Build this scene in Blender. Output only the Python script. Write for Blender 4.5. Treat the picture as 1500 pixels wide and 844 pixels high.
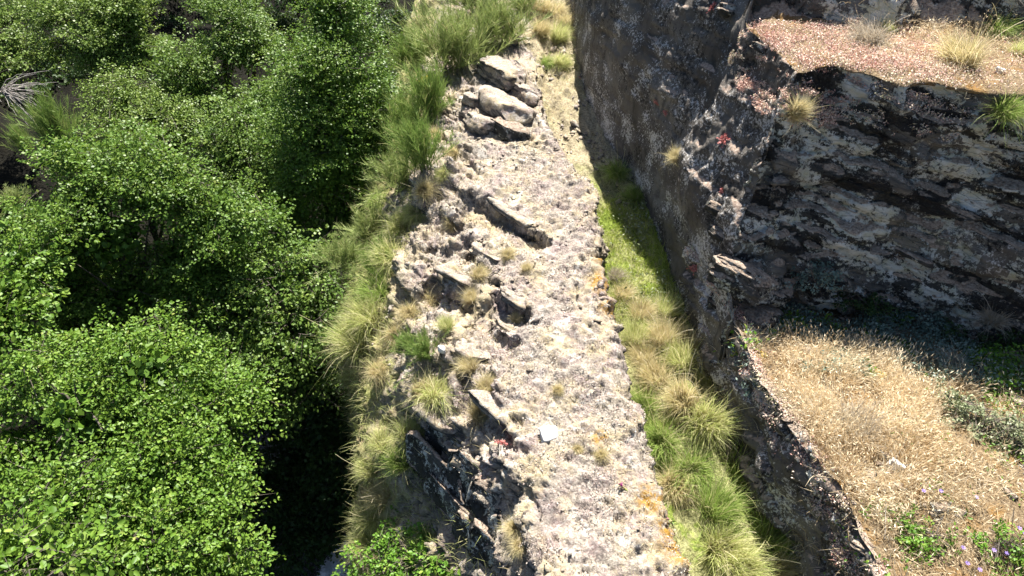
import bpy, math, random
import numpy as np
from mathutils import Vector, Matrix
from mathutils.bvhtree import BVHTree

# ------------------------------------------------------------------ scene, camera, light
for o in list(bpy.data.objects):
    bpy.data.objects.remove(o)
SC = bpy.context.scene
COL = SC.collection
PITCH = math.radians(45.0)
CAM = np.array([0.0, 0.0, 7.0])
FPX = 1071.0                                    # focal length in pixels of a 1500 px wide frame
cam_d = bpy.data.cameras.new('camera')
cam_d.sensor_width = 36.0
cam_d.lens = FPX / 1500.0 * 36.0
cam_d.clip_start = 0.05
cam_d.clip_end = 600.0
cam = bpy.data.objects.new('camera', cam_d)
COL.objects.link(cam)
cam.location = CAM
cam.rotation_euler = (math.pi / 2 - PITCH, 0, 0)
SC.camera = cam

SUN_D = np.array([-0.09, -0.82, -1.0])          # direction the light travels
SUN_D = SUN_D / np.linalg.norm(SUN_D)
world = bpy.data.worlds.new('World')
SC.world = world
world.use_nodes = True
wn = world.node_tree
bg = wn.nodes.get('Background') or wn.nodes.new('ShaderNodeBackground')
sky = wn.nodes.new('ShaderNodeTexSky')
sky.sky_type = 'NISHITA'
sky.sun_disc = False
sky.sun_elevation = math.asin(-SUN_D[2])
sky.sun_rotation = math.atan2(-SUN_D[0], -SUN_D[1])
wn.links.new(sky.outputs[0], bg.inputs[0])
bg.inputs[1].default_value = 0.05
sun_l = bpy.data.lights.new('sun', 'SUN')
sun_l.energy = 5.0
sun_l.angle = math.radians(0.5)
sun_l.color = (1.0, 0.955, 0.88)
sun = bpy.data.objects.new('sun', sun_l)
COL.objects.link(sun)
sun.rotation_euler = Vector(tuple(SUN_D)).to_track_quat('-Z', 'Y').to_euler()
sun.location = (8, 16, 24)
SC.view_settings.view_transform = 'Standard'
SC.view_settings.look = 'None'
SC.view_settings.exposure = 1.68
SC.view_settings.gamma = 1.0
SC.view_settings.use_curve_mapping = False

# ------------------------------------------------------------------ helpers
RNG = np.random.default_rng(11)
CP, SP = math.cos(PITCH), math.sin(PITCH)


def ray(px, py):
    u, v = (px - 750.0) / FPX, (422.0 - py) / FPX
    return np.array([u, CP + SP * v, -SP + CP * v])


def at_z(px, py, z):
    d = ray(px, py)
    return CAM + d * ((z - CAM[2]) / d[2])


def at_t(px, py, t):
    return CAM + ray(px, py) * t


def unit(a):
    return a / np.maximum(np.linalg.norm(a, axis=-1, keepdims=True), 1e-9)


def _hash(ix, iy, iz, seed):
    h = (ix.astype(np.int64) * 374761393 + iy.astype(np.int64) * 668265263 + iz.astype(np.int64) * 2147483647 + seed * 974711) & 0xFFFFFFFF
    h = ((h ^ (h >> 13)) * 1274126177) & 0xFFFFFFFF
    h = ((h ^ (h >> 16)) * 2246822519) & 0xFFFFFFFF
    return ((h ^ (h >> 15)) & 0xFFFFFF) / float(0xFFFFFF)


def vnoise(p, seed=0):
    f = np.floor(p)
    r = p - f
    r = r * r * r * (r * (r * 6 - 15) + 10)
    i = f.astype(np.int64)
    out = 0
    for dx in (0, 1):
        wx = r[:, 0] if dx else 1 - r[:, 0]
        for dy in (0, 1):
            wy = r[:, 1] if dy else 1 - r[:, 1]
            for dz in (0, 1):
                wz = r[:, 2] if dz else 1 - r[:, 2]
                out = out + wx * wy * wz * _hash(i[:, 0] + dx, i[:, 1] + dy, i[:, 2] + dz, seed)
    return out * 2 - 1


def fbm(p, octs=4, seed=0, gain=0.5, lac=2.03):
    a, s, q = 1.0, 0.0, np.array(p, dtype=float)
    for k in range(octs):
        s = s + a * vnoise(q, seed + k * 17)
        q = q * lac + 3.7
        a *= gain
    return s


BN = unit(np.array([0.36, 0.36, 1.0]))           # normal of the rock's bedding planes
BT1 = unit(np.array([1.0, -1.0, 0.0]))
BT2 = np.cross(BN, BT1)


def bedding(p):
    return np.stack([p @ BT1, p @ BT2, p @ BN], axis=1)


def strata(p, thick, seed, warp=0.35):
    """stepped offset, -1..1, one value for each bed with softly broken edges"""
    q = bedding(p)
    s = q[:, 2] / thick + warp * fbm(q * np.array([1.1, 1.1, 2.0]), 3, seed)
    k = np.floor(s)
    f = s - k
    lat = vnoise(np.stack([q[:, 0] * 1.7, q[:, 1] * 1.7, k * 7.3], 1), seed + 5)
    v = _hash(k, k * 0 + 3, k * 0 + 9, seed) * 2 - 1
    k2 = k + 1
    lat2 = vnoise(np.stack([q[:, 0] * 1.7, q[:, 1] * 1.7, k2 * 7.3], 1), seed + 5)
    v2 = _hash(k2, k2 * 0 + 3, k2 * 0 + 9, seed) * 2 - 1
    w = np.clip((f - 0.90) / 0.10, 0, 1)
    w = w * w * (3 - 2 * w)
    return (0.55 * v + 0.6 * lat) * (1 - w) + (0.55 * v2 + 0.6 * lat2) * w


def worley(p, seed):
    """per point: a random value of its nearest cell, and how far it is from the border with the next cell"""
    i = np.floor(p).astype(np.int64)
    f1 = np.full(len(p), 9.0)
    f2 = np.full(len(p), 9.0)
    val = np.zeros(len(p))
    for dx in (-1, 0, 1):
        for dy in (-1, 0, 1):
            for dz in (-1, 0, 1):
                c = i + np.array([dx, dy, dz])
                h = [_hash(c[:, 0], c[:, 1], c[:, 2], seed + k) for k in range(3)]
                d = ((c + np.stack(h, 1) - p) ** 2).sum(1)
                v = _hash(c[:, 0], c[:, 1], c[:, 2], seed + 7)
                near = d < f1
                f2 = np.where(near, f1, np.minimum(f2, d))
                val = np.where(near, v, val)
                f1 = np.where(near, d, f1)
    return val * 2 - 1, np.sqrt(f2) - np.sqrt(f1)


def blocky(p, size, seed):
    """angular broken blocks lying along the beds"""
    q = bedding(p) / np.array(size) + 0.25 * np.stack([vnoise(p * 3.1, seed + 1), vnoise(p * 3.1 + 9, seed + 2), vnoise(p * 3.1 + 17, seed + 3)], 1)
    v, e = worley(q, seed)
    return v - 0.9 * (1 - sstep(0.0, 0.14, e))


def sstep(a, b, x):
    t = np.clip((x - a) / (b - a), 0, 1)
    return t * t * (3 - 2 * t)


def new_mesh(name, V, F, mat=None, smooth=False, attrs=None):
    V = np.asarray(V, dtype=np.float32)
    F = np.asarray(F, dtype=np.int32)
    me = bpy.data.meshes.new(name)
    n, k = F.shape
    me.vertices.add(len(V))
    me.vertices.foreach_set('co', V.ravel())
    me.loops.add(n * k)
    me.loops.foreach_set('vertex_index', F.ravel())
    me.polygons.add(n)
    me.polygons.foreach_set('loop_start', np.arange(0, n * k, k, dtype=np.int32))
    me.polygons.foreach_set('loop_total', np.full(n, k, dtype=np.int32))
    if smooth:
        me.polygons.foreach_set('use_smooth', np.ones(n, dtype=bool))
    for an, av in (attrs or {}).items():
        a = me.attributes.new(an, 'FLOAT', 'POINT')
        a.data.foreach_set('value', np.asarray(av, dtype=np.float32))
    me.update(calc_edges=True)
    if mat:
        me.materials.append(mat)
    return me


def tag(o, label=None, cat=None, group=None, kind=None):
    if label:
        o['label'] = label
    if cat:
        o['category'] = cat
    if group:
        o['group'] = group
    if kind:
        o['kind'] = kind
    return o


def link(name, me, parent=None, loc=None):
    o = bpy.data.objects.new(name, me)
    COL.objects.link(o)
    if parent is not None:
        o.parent = parent
    if loc is not None:
        o.location = tuple(loc)
    return o


def vnormals(V, F):
    N = np.zeros_like(V)
    a, b, c, d = V[F[:, 0]], V[F[:, 1]], V[F[:, 2]], V[F[:, 3]]
    fn = np.cross(c - a, d - b)
    for j in range(4):
        np.add.at(N, F[:, j], fn)
    return unit(N)


def smooth_verts(V, F, it):
    e = np.concatenate([F[:, [0, 1]], F[:, [1, 2]], F[:, [2, 3]], F[:, [3, 0]]])
    e = np.concatenate([e, e[:, ::-1]])
    cnt = np.bincount(e[:, 0], minlength=len(V)).astype(float)[:, None]
    for _ in range(it):
        S = np.zeros_like(V)
        for c in range(3):
            S[:, c] = np.bincount(e[:, 0], weights=V[e[:, 1], c], minlength=len(V))
        V = 0.4 * V + 0.6 * S / np.maximum(cnt, 1)
    return V


def box_grid(nx, ny, nz, faces='xXyYzZ'):
    """unit cube surface with shared verts; returns verts in 0..1 and quads facing outwards"""
    ids, P, Q = {}, [], []

    def vid(i, j, k):
        key = (i * (ny + 1) + j) * (nz + 1) + k
        r = ids.get(key)
        if r is None:
            r = ids[key] = len(P)
            P.append((i / nx, j / ny, k / nz))
        return r
    if 'z' in faces or 'Z' in faces:
        for k, f, flip in ((0, 'z', 1), (nz, 'Z', 0)):
            if f in faces:
                for i in range(nx):
                    for j in range(ny):
                        q = [vid(i, j, k), vid(i + 1, j, k), vid(i + 1, j + 1, k), vid(i, j + 1, k)]
                        Q.append(q[::-1] if flip else q)
    for i, f, flip in ((0, 'x', 1), (nx, 'X', 0)):
        if f in faces:
            for j in range(ny):
                for k in range(nz):
                    q = [vid(i, j, k), vid(i, j + 1, k), vid(i, j + 1, k + 1), vid(i, j, k + 1)]
                    Q.append(q[::-1] if flip else q)
    for j, f, flip in ((0, 'y', 0), (ny, 'Y', 1)):
        if f in faces:
            for i in range(nx):
                for k in range(nz):
                    q = [vid(i, j, k), vid(i + 1, j, k), vid(i + 1, j, k + 1), vid(i, j, k + 1)]
                    Q.append(q[::-1] if flip else q)
    return np.array(P, dtype=float), np.array(Q, dtype=np.int32)


# ------------------------------------------------------------------ materials
class NT:
    def __init__(self, name):
        self.m = bpy.data.materials.new(name)
        self.m.use_nodes = True
        self.t = self.m.node_tree
        self.t.nodes.clear()
        self.out = self.t.nodes.new('ShaderNodeOutputMaterial')

    def n(self, typ, **kw):
        nd = self.t.nodes.new(typ)
        for k, v in kw.items():
            setattr(nd, k, v)
        return nd

    def put(self, sock, v):
        if hasattr(v, 'is_output') or isinstance(v, bpy.types.NodeSocket):
            self.t.links.new(v, sock)
        elif isinstance(v, (tuple, list)) and len(v) == 3 and sock.type == 'RGBA':
            sock.default_value = (*v, 1)
        else:
            sock.default_value = v

    def coords(self):
        return self.n('ShaderNodeTexCoord').outputs['Object']

    def bed(self, vec, sx, sz):
        ds = []
        for ax, s in ((BT1, sx), (BT2, sx), (BN, sz)):
            d = self.n('ShaderNodeVectorMath', operation='DOT_PRODUCT')
            self.put(d.inputs[0], vec)
            d.inputs[1].default_value = tuple(ax * s)
            ds.append(d.outputs['Value'])
        c = self.n('ShaderNodeCombineXYZ')
        for i in range(3):
            self.put(c.inputs[i], ds[i])
        return c.outputs[0]

    def noise(self, vec, scale, detail=4, rough=0.55, dist=0.0):
        nd = self.n('ShaderNodeTexNoise')
        self.put(nd.inputs['Vector'], vec)
        nd.inputs['Scale'].default_value = scale
        nd.inputs['Detail'].default_value = detail
        nd.inputs['Roughness'].default_value = rough
        nd.inputs['Distortion'].default_value = dist
        return nd.outputs['Fac']

    def voro(self, vec, scale, feature='F1', out='Distance'):
        nd = self.n('ShaderNodeTexVoronoi', feature=feature)
        self.put(nd.inputs['Vector'], vec)
        nd.inputs['Scale'].default_value = scale
        return nd.outputs[out]

    def ramp(self, fac, stops, interp='LINEAR'):
        nd = self.n('ShaderNodeValToRGB')
        cr = nd.color_ramp
        cr.interpolation = interp
        while len(cr.elements) < len(stops):
            cr.elements.new(0.5)
        for e, (p, c) in zip(cr.elements, stops):
            e.position = p
            e.color = (*c, 1) if isinstance(c, (tuple, list)) else (c, c, c, 1)
        self.put(nd.inputs[0], fac)
        return nd.outputs[0]

    def mix(self, fac, a, b, mode='MIX'):
        nd = self.n('ShaderNodeMix', data_type='RGBA', blend_type=mode)
        self.put(nd.inputs['Factor'], fac)
        self.put(nd.inputs[6], a)
        self.put(nd.inputs[7], b)
        return nd.outputs[2]

    def math(self, op, a, b=None, clamp=False):
        nd = self.n('ShaderNodeMath', operation=op, use_clamp=clamp)
        self.put(nd.inputs[0], a)
        if b is not None:
            self.put(nd.inputs[1], b)
        return nd.outputs[0]

    def attr(self, name):
        return self.n('ShaderNodeAttribute', attribute_name=name).outputs['Fac']

    def up(self):
        g = self.n('ShaderNodeNewGeometry')
        s = self.n('ShaderNodeSeparateXYZ')
        self.put(s.inputs[0], g.outputs['Normal'])
        return s.outputs[2]

    def bump(self, h, strength, dist):
        b = self.n('ShaderNodeBump')
        b.inputs['Strength'].default_value = strength
        b.inputs['Distance'].default_value = dist
        self.put(b.inputs['Height'], h)
        return b.outputs[0]

    def principled(self, col, rough=0.9, spec=0.3, normal=None):
        p = self.n('ShaderNodeBsdfPrincipled')
        self.put(p.inputs['Base Color'], col)
        self.put(p.inputs['Roughness'], rough)
        p.inputs['Specular IOR Level'].default_value = spec
        if normal is not None:
            self.put(p.inputs['Normal'], normal)
        return p.outputs[0]

    def done(self, sh):
        self.t.links.new(sh, self.out.inputs['Surface'])
        return self.m


def leaf_material(name, stops, trans=0.26, rough=0.46, spec=0.22, tr=(0.20, 0.30, 0.03)):
    m = NT(name)
    c = m.ramp(m.attr('tint'), stops)
    p = m.principled(c, rough, spec)
    t = m.n('ShaderNodeBsdfTranslucent')
    tc = m.mix(0.35, c, tr, 'MIX')
    m.put(t.inputs['Color'], tc)
    mx = m.n('ShaderNodeMixShader')
    mx.inputs[0].default_value = trans
    m.put(mx.inputs[1], p)
    m.put(mx.inputs[2], t.outputs[0])
    return m.done(mx.outputs[0])


def blade_material(name, root, stops, trans=0.3, rough=0.6, spec=0.25):
    """stops coloured by the blade's own tint; 'along' runs 0 at the root to 1 at the tip"""
    m = NT(name)
    c = m.ramp(m.attr('tint'), stops)
    r = m.ramp(m.attr('along'), [(0.0, 0.0), (0.45, 1.0)])
    c = m.mix(r, root, c)  # darker root colour paints shaded creases into the tufts
    p = m.principled(c, rough, spec)
    t = m.n('ShaderNodeBsdfTranslucent')
    m.put(t.inputs['Color'], c)
    mx = m.n('ShaderNodeMixShader')
    mx.inputs[0].default_value = trans
    m.put(mx.inputs[1], p)
    m.put(mx.inputs[2], t.outputs[0])
    return m.done(mx.outputs[0])


def cliff_material():
    m = NT('schist_with_lichen')
    v = m.coords()
    b1 = m.bed(v, 1.0, 2.6)
    streak = m.noise(b1, 2.2, 7, 0.62, 0.4)
    col = m.ramp(streak, [(0.30, (0.026, 0.025, 0.024)), (0.46, (0.085, 0.081, 0.075)), (0.60, (0.155, 0.148, 0.138)), (0.78, (0.26, 0.25, 0.235))])
    # rusty and olive tones
    tone = m.noise(m.bed(v, 0.8, 1.6), 1.4, 4, 0.6)
    col = m.mix(m.ramp(tone, [(0.54, 0.0), (0.72, 0.5)]), col, (0.17, 0.145, 0.08))
    # pale crustose lichen: flaky blotches
    lw = m.noise(m.bed(v, 1.0, 1.5), 1.5, 3, 0.55, 0.4)
    lf = m.noise(v, 15.0, 8, 0.78, 0.3)
    lich = m.math('ADD', m.math('MULTIPLY', lw, 0.75), m.math('MULTIPLY', lf, 0.75))
    lich = m.ramp(lich, [(0.735, 0.0), (0.75, 1.0)])
    lcol = m.ramp(m.noise(v, 6.0, 3, 0.6), [(0.35, (0.44, 0.44, 0.33)), (0.55, (0.55, 0.56, 0.52)), (0.72, (0.68, 0.69, 0.67))])
    col = m.mix(m.math('MULTIPLY', lich, 0.9), col, lcol)
    # black lichen
    bk = m.math('ADD', m.math('MULTIPLY', m.noise(m.bed(v, 0.6, 1.7), 1.7, 3, 0.55, 0.5), 0.8), m.math('MULTIPLY', m.noise(v, 20.0, 7, 0.78), 0.45))
    bk = m.ramp(bk, [(0.635, 0.0), (0.65, 1.0)])
    col = m.mix(m.math('MULTIPLY', bk, 0.93), col, (0.012, 0.011, 0.011))
    # moss and sedum crust on level ledges
    led = m.math('ADD', m.up(), m.math('MULTIPLY', m.noise(v, 9.0, 4, 0.6), 0.5))
    led = m.ramp(led, [(0.88, 0.0), (1.0, 1.0)])
    crust = m.ramp(m.noise(v, 30.0, 5, 0.7), [(0.30, (0.10, 0.075, 0.055)), (0.5, (0.34, 0.26, 0.20)), (0.68, (0.48, 0.42, 0.34))])
    col = m.mix(led, col, crust)
    h = m.math('ADD', m.math('MULTIPLY', m.noise(m.bed(v, 1.0, 3.5), 7.0, 8, 0.6), 0.8), m.math('MULTIPLY', m.noise(v, 55.0, 5, 0.7), 0.35))
    h = m.math('ADD', h, m.math('MULTIPLY', lich, 0.12))
    ck = m.voro(m.bed(v, 1.0, 4.0), 3.2, 'DISTANCE_TO_EDGE')
    h = m.math('ADD', h, m.math('MULTIPLY', m.ramp(ck, [(0.0, 0.0), (0.03, 1.0)]), 0.3))
    return m.done(m.principled(col, 0.88, 0.25, m.bump(h, 0.9, 0.05)))


def wall_material():
    """chiselled channel wall: smoother grey brown rock, with pale speckle painted in for grazing sun"""
    m = NT('hewn_wall_rock')
    v = m.coords()
    big = m.noise(m.bed(v, 0.7, 1.0), 1.3, 5, 0.6, 0.5)
    col = m.ramp(big, [(0.32, (0.060, 0.052, 0.044)), (0.5, (0.125, 0.112, 0.098)), (0.68, (0.20, 0.185, 0.165))])
    mps = m.n('ShaderNodeMapping')
    m.put(mps.inputs[0], v)
    mps.inputs['Scale'].default_value = (5.0, 5.0, 1.0)
    drip = m.noise(mps.outputs[0], 1.6, 5, 0.6)
    col = m.mix(m.ramp(drip, [(0.52, 0.0), (0.68, 0.7)]), col, (0.045, 0.040, 0.036))
    sp = m.math('ADD', m.math('MULTIPLY', m.noise(v, 28.0, 5, 0.72), 0.6), m.math('MULTIPLY', m.noise(v, 2.1, 3, 0.5), 0.45))
    sp = m.ramp(sp, [(0.565, 0.0), (0.61, 1.0)])
    col = m.mix(m.math('MULTIPLY', sp, 0.85), col, (0.60, 0.58, 0.56))  # pale speckle paints grazing sun onto the rock
    bk = m.math('ADD', m.math('MULTIPLY', m.noise(v, 19.0, 5, 0.75), 0.6), m.math('MULTIPLY', m.noise(v, 1.7, 3, 0.5), 0.45))
    bk = m.ramp(bk, [(0.56, 0.0), (0.62, 1.0)])
    col = m.mix(m.math('MULTIPLY', bk, 0.85), col, (0.022, 0.020, 0.019))
    led = m.math('ADD', m.up(), m.math('MULTIPLY', m.noise(v, 9.0, 4, 0.6), 0.5))
    led = m.ramp(led, [(0.92, 0.0), (1.05, 1.0)])
    crust = m.ramp(m.noise(v, 30.0, 5, 0.7), [(0.30, (0.10, 0.075, 0.055)), (0.5, (0.32, 0.24, 0.19)), (0.68, (0.46, 0.40, 0.34))])
    col = m.mix(led, col, crust)
    h = m.math('ADD', m.noise(v, 12.0, 7, 0.65), m.math('MULTIPLY', m.noise(v, 60.0, 5, 0.7), 0.4))
    return m.done(m.principled(col, 0.9, 0.22, m.bump(h, 0.8, 0.035)))


def ridge_material():
    m = NT('lichen_crusted_ridge_rock')
    v = m.coords()
    f = m.noise(v, 34.0, 6, 0.72)
    g = m.noise(v, 3.0, 4, 0.6, 0.3)
    crust = m.ramp(f, [(0.28, (0.10, 0.08, 0.07)), (0.40, (0.23, 0.195, 0.16)), (0.54, (0.41, 0.355, 0.29)), (0.70, (0.60, 0.545, 0.465))])
    pink = m.ramp(f, [(0.28, (0.10, 0.065, 0.060)), (0.45, (0.25, 0.185, 0.17)), (0.62, (0.39, 0.335, 0.31)), (0.75, (0.53, 0.475, 0.44))])
    crust = m.mix(m.ramp(g, [(0.42, 0.0), (0.62, 1.0)]), crust, pink)
    straw = m.ramp(m.noise(v, 1.9, 5, 0.7, 0.4), [(0.46, 0.0), (0.62, 0.72)])
    crust = m.mix(straw, crust, (0.44, 0.36, 0.21))
    crust = m.mix(m.ramp(m.noise(v, 1.25, 6, 0.72, 0.6), [(0.49, 0.0), (0.62, 0.55)]), crust, m.ramp(f, [(0.3, (0.10, 0.085, 0.075)), (0.55, (0.29, 0.255, 0.225)), (0.72, (0.47, 0.43, 0.385))]))
    mot = m.noise(v, 7.5, 5, 0.7, 0.5)
    crust = m.mix(m.ramp(mot, [(0.34, 0.85), (0.46, 0.0)]), crust, (0.10, 0.083, 0.075))
    crust = m.mix(m.ramp(m.noise(v, 4.3, 5, 0.7, 0.8), [(0.56, 0.0), (0.64, 0.6)]), crust, (0.62, 0.59, 0.53))
    # orange lichen along the channel edge
    crust = m.mix(m.math('MULTIPLY', m.attr('orange'), m.ramp(m.noise(v, 14.0, 5, 0.7), [(0.40, 0.0), (0.56, 1.0)])), crust, (0.36, 0.20, 0.035))
    rock = m.ramp(m.noise(m.bed(v, 1.0, 5.0), 4.5, 7, 0.65, 0.3), [(0.30, (0.025, 0.027, 0.030)), (0.5, (0.085, 0.088, 0.092)), (0.66, (0.20, 0.20, 0.195)), (0.8, (0.36, 0.35, 0.33))])
    st = m.math('ADD', m.up(), m.math('MULTIPLY', m.math('SUBTRACT', m.noise(v, 8.0, 4, 0.65), 0.5), 0.7))
    st = m.ramp(st, [(0.14, 0.0), (0.34, 1.0)])
    col = m.mix(st, rock, crust)
    soil = m.attr('soil')
    sc = m.ramp(f, [(0.3, (0.12, 0.09, 0.05)), (0.5, (0.34, 0.27, 0.15)), (0.7, (0.52, 0.45, 0.27))])
    sg = m.ramp(m.noise(v, 2.6, 4, 0.6), [(0.42, 0.0), (0.60, 0.8)])
    sc = m.mix(sg, sc, (0.24, 0.27, 0.08))
    col = m.mix(soil, col, sc)
    h = m.math('ADD', f, m.math('MULTIPLY', m.noise(v, 90.0, 4, 0.7), 0.4))
    return m.done(m.principled(col, 0.92, 0.2, m.bump(h, 0.9, 0.03)))


def soil_material():
    m = NT('channel_soil')
    v = m.coords()
    f = m.noise(v, 26.0, 6, 0.7)
    a = m.ramp(f, [(0.3, (0.12, 0.09, 0.06)), (0.5, (0.33, 0.265, 0.19)), (0.7, (0.52, 0.45, 0.34))])
    g = m.ramp(f, [(0.3, (0.05, 0.07, 0.015)), (0.5, (0.17, 0.22, 0.04)), (0.7, (0.32, 0.36, 0.09))])
    k = m.ramp(m.noise(v, 2.4, 4, 0.6), [(0.46, 0.0), (0.58, 1.0)])
    k = m.math('MULTIPLY', k, m.attr('green'))
    k = m.math('MAXIMUM', k, m.math('MULTIPLY', m.attr('green'), 0.55))
    col = m.mix(k, a, g)
    return m.done(m.principled(col, 0.95, 0.15, m.bump(f, 0.9, 0.04)))


def terrace_material():
    m = NT('terrace_litter')
    v = m.coords()
    f = m.noise(v, 40.0, 6, 0.72)
    c = m.ramp(f, [(0.28, (0.05, 0.034, 0.02)), (0.45, (0.15, 0.105, 0.062)), (0.6, (0.28, 0.215, 0.13)), (0.75, (0.42, 0.34, 0.22))])
    c = m.mix(m.ramp(m.noise(v, 2.8, 4, 0.6, 0.5), [(0.52, 0.0), (0.66, 0.75)]), c, (0.24, 0.13, 0.035))
    h = m.math('ADD', f, m.noise(v, 11.0, 4, 0.6))
    return m.done(m.principled(c, 0.95, 0.15, m.bump(h, 0.9, 0.03)))


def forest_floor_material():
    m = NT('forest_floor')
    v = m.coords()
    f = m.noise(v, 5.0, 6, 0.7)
    c = m.ramp(f, [(0.3, (0.004, 0.004, 0.003)), (0.5, (0.008, 0.0075, 0.005)), (0.7, (0.016, 0.014, 0.009))])  # near-black ground colour stands in for shade between the crowns
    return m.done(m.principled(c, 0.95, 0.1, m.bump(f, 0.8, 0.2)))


def water_material():
    m = NT('stream_water')
    v = m.coords()
    foam = m.math('ADD', m.attr('foam'), m.math('MULTIPLY', m.math('SUBTRACT', m.noise(v, 9.0, 7, 0.78, 1.0), 0.5), 1.9))
    foam = m.ramp(foam, [(0.42, 0.0), (0.52, 1.0)])
    col = m.mix(foam, (0.012, 0.012, 0.010), (0.85, 0.86, 0.90))
    rough = m.ramp(foam, [(0.0, 0.06), (1.0, 0.7)])
    h = m.noise(v, 5.0, 4, 0.6, 0.6)
    return m.done(m.principled(col, rough, 0.5, m.bump(h, 0.9, 0.12)))


def plain_material(name, c0, c1, scale=12.0, rough=0.9, bump=0.6, spec=0.2):
    m = NT(name)
    v = m.coords()
    f = m.noise(v, scale, 6, 0.7)
    c = m.ramp(f, [(0.32, c0), (0.66, c1)])
    return m.done(m.principled(c, rough, spec, m.bump(f, bump, 0.02)))


M = {}
M['cliff'] = cliff_material()
M['wall'] = wall_material()
M['ridge'] = ridge_material()
M['soil'] = soil_material()
M['terrace'] = terrace_material()
M['floor'] = forest_floor_material()
M['water'] = water_material()
M['pale_stone'] = plain_material('pale_quartz', (0.46, 0.44, 0.41), (0.70, 0.68, 0.65), 14)
M['bark'] = plain_material('bark', (0.05, 0.04, 0.03), (0.14, 0.12, 0.10), 18)
M['grey_wood'] = plain_material('weathered_wood', (0.20, 0.18, 0.16), (0.42, 0.39, 0.36), 25)
M['moss'] = plain_material('moss_cushion', (0.20, 0.17, 0.01), (0.42, 0.30, 0.03), 30, 0.95, 0.9)
M['litter'] = M['terrace']
hazel = [(0.0, (0.055, 0.115, 0.018)), (0.5, (0.105, 0.190, 0.026)), (0.85, (0.165, 0.245, 0.040)), (1.0, (0.24, 0.27, 0.07))]
M['leaf_hazel'] = leaf_material('hazel_leaf', hazel)
M['leaf_bright'] = leaf_material('fresh_leaf', [(0.0, (0.055, 0.120, 0.014)), (0.5, (0.112, 0.205, 0.024)), (0.9, (0.190, 0.280, 0.045)), (1.0, (0.30, 0.30, 0.09))])
M['leaf_alder'] = leaf_material('alder_leaf', [(0.0, (0.065, 0.125, 0.024)), (0.6, (0.125, 0.205, 0.036)), (1.0, (0.21, 0.27, 0.06))])
M['leaf_willow'] = leaf_material('willow_leaf', [(0.0, (0.085, 0.140, 0.028)), (0.6, (0.160, 0.240, 0.045)), (1.0, (0.26, 0.31, 0.08))])
M['leaf_painted_shade'] = leaf_material('painted_shade_leaf', [(0.0, (0.020, 0.050, 0.014)), (0.6, (0.040, 0.080, 0.020)), (1.0, (0.07, 0.11, 0.03))])  # darker leaf copy for plants in shade; the shade is in the colour
M['leaf_herb'] = leaf_material('herb_leaf', [(0.0, (0.07, 0.16, 0.02)), (0.6, (0.13, 0.26, 0.03)), (1.0, (0.26, 0.33, 0.06))])
M['leaf_blue'] = leaf_material('blue_green_stonecrop', [(0.0, (0.10, 0.16, 0.13)), (0.6, (0.18, 0.25, 0.20)), (1.0, (0.33, 0.38, 0.33))], 0.1)
M['sedum'] = leaf_material('pink_stonecrop', [(0.0, (0.46, 0.22, 0.17)), (0.3, (0.64, 0.40, 0.34)), (0.5, (0.70, 0.54, 0.45)), (0.75, (0.75, 0.67, 0.54)), (1.0, (0.52, 0.50, 0.28))], 0.15, 0.6, 0.3, tr=(0.6,0.4,0.3))
M['red_sedum'] = leaf_material('red_stonecrop', [(0.0, (0.36, 0.10, 0.09)), (0.6, (0.52, 0.20, 0.18)), (1.0, (0.62, 0.36, 0.32))], 0.15, 0.6, 0.3, tr=(0.5,0.1,0.1))
M['crust_bits'] = leaf_material('dry_moss_flakes', [(0.0, (0.17, 0.125, 0.10)), (0.25, (0.37, 0.30, 0.26)), (0.6, (0.49, 0.44, 0.375)), (0.85, (0.58, 0.54, 0.46)), (1.0, (0.46, 0.30, 0.25))], 0.1, 0.8, 0.15, tr=(0.5,0.42,0.36))
M['flower'] = leaf_material('purple_petal', [(0.0, (0.25, 0.16, 0.50)), (1.0, (0.45, 0.35, 0.70))], 0.3, tr=(0.3,0.2,0.6))
M['magenta'] = leaf_material('magenta_bud', [(0.0, (0.25, 0.02, 0.16)), (1.0, (0.40, 0.05, 0.25))], 0.1, tr=(0.3,0.03,0.2))
M['g_green'] = blade_material('grass_green', (0.28, 0.30, 0.11), [(0.0, (0.18, 0.28, 0.05)), (0.55, (0.29, 0.40, 0.09)), (0.8, (0.44, 0.47, 0.18)), (1.0, (0.58, 0.52, 0.28))], 0.42)
M['g_mid'] = blade_material('grass_yellow_green', (0.38, 0.33, 0.15), [(0.0, (0.34, 0.42, 0.11)), (0.45, (0.50, 0.53, 0.20)), (0.75, (0.64, 0.60, 0.32)), (1.0, (0.72, 0.65, 0.40))], 0.45)
M['g_straw'] = blade_material('grass_straw', (0.36, 0.28, 0.15), [(0.0, (0.48, 0.46, 0.20)), (0.35, (0.60, 0.52, 0.28)), (0.75, (0.66, 0.56, 0.34)), (1.0, (0.74, 0.65, 0.45))], 0.42)
M['g_lime'] = blade_material('grass_lime', (0.22, 0.26, 0.05), [(0.0, (0.22, 0.32, 0.03)), (0.5, (0.33, 0.42, 0.05)), (0.85, (0.44, 0.46, 0.12)), (1.0, (0.56, 0.50, 0.24))])
M['g_dry'] = blade_material('dry_terrace_grass', (0.46, 0.33, 0.18), [(0.0, (0.46, 0.32, 0.16)), (0.3, (0.66, 0.52, 0.32)), (0.7, (0.78, 0.66, 0.46)), (1.0, (0.84, 0.76, 0.58))], 0.25)
M['g_brown'] = blade_material('brown_litter', (0.24, 0.15, 0.07), [(0.0, (0.25, 0.16, 0.07)), (0.3, (0.48, 0.36, 0.20)), (0.65, (0.66, 0.54, 0.36)), (1.0, (0.80, 0.71, 0.54))], 0.2)
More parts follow.
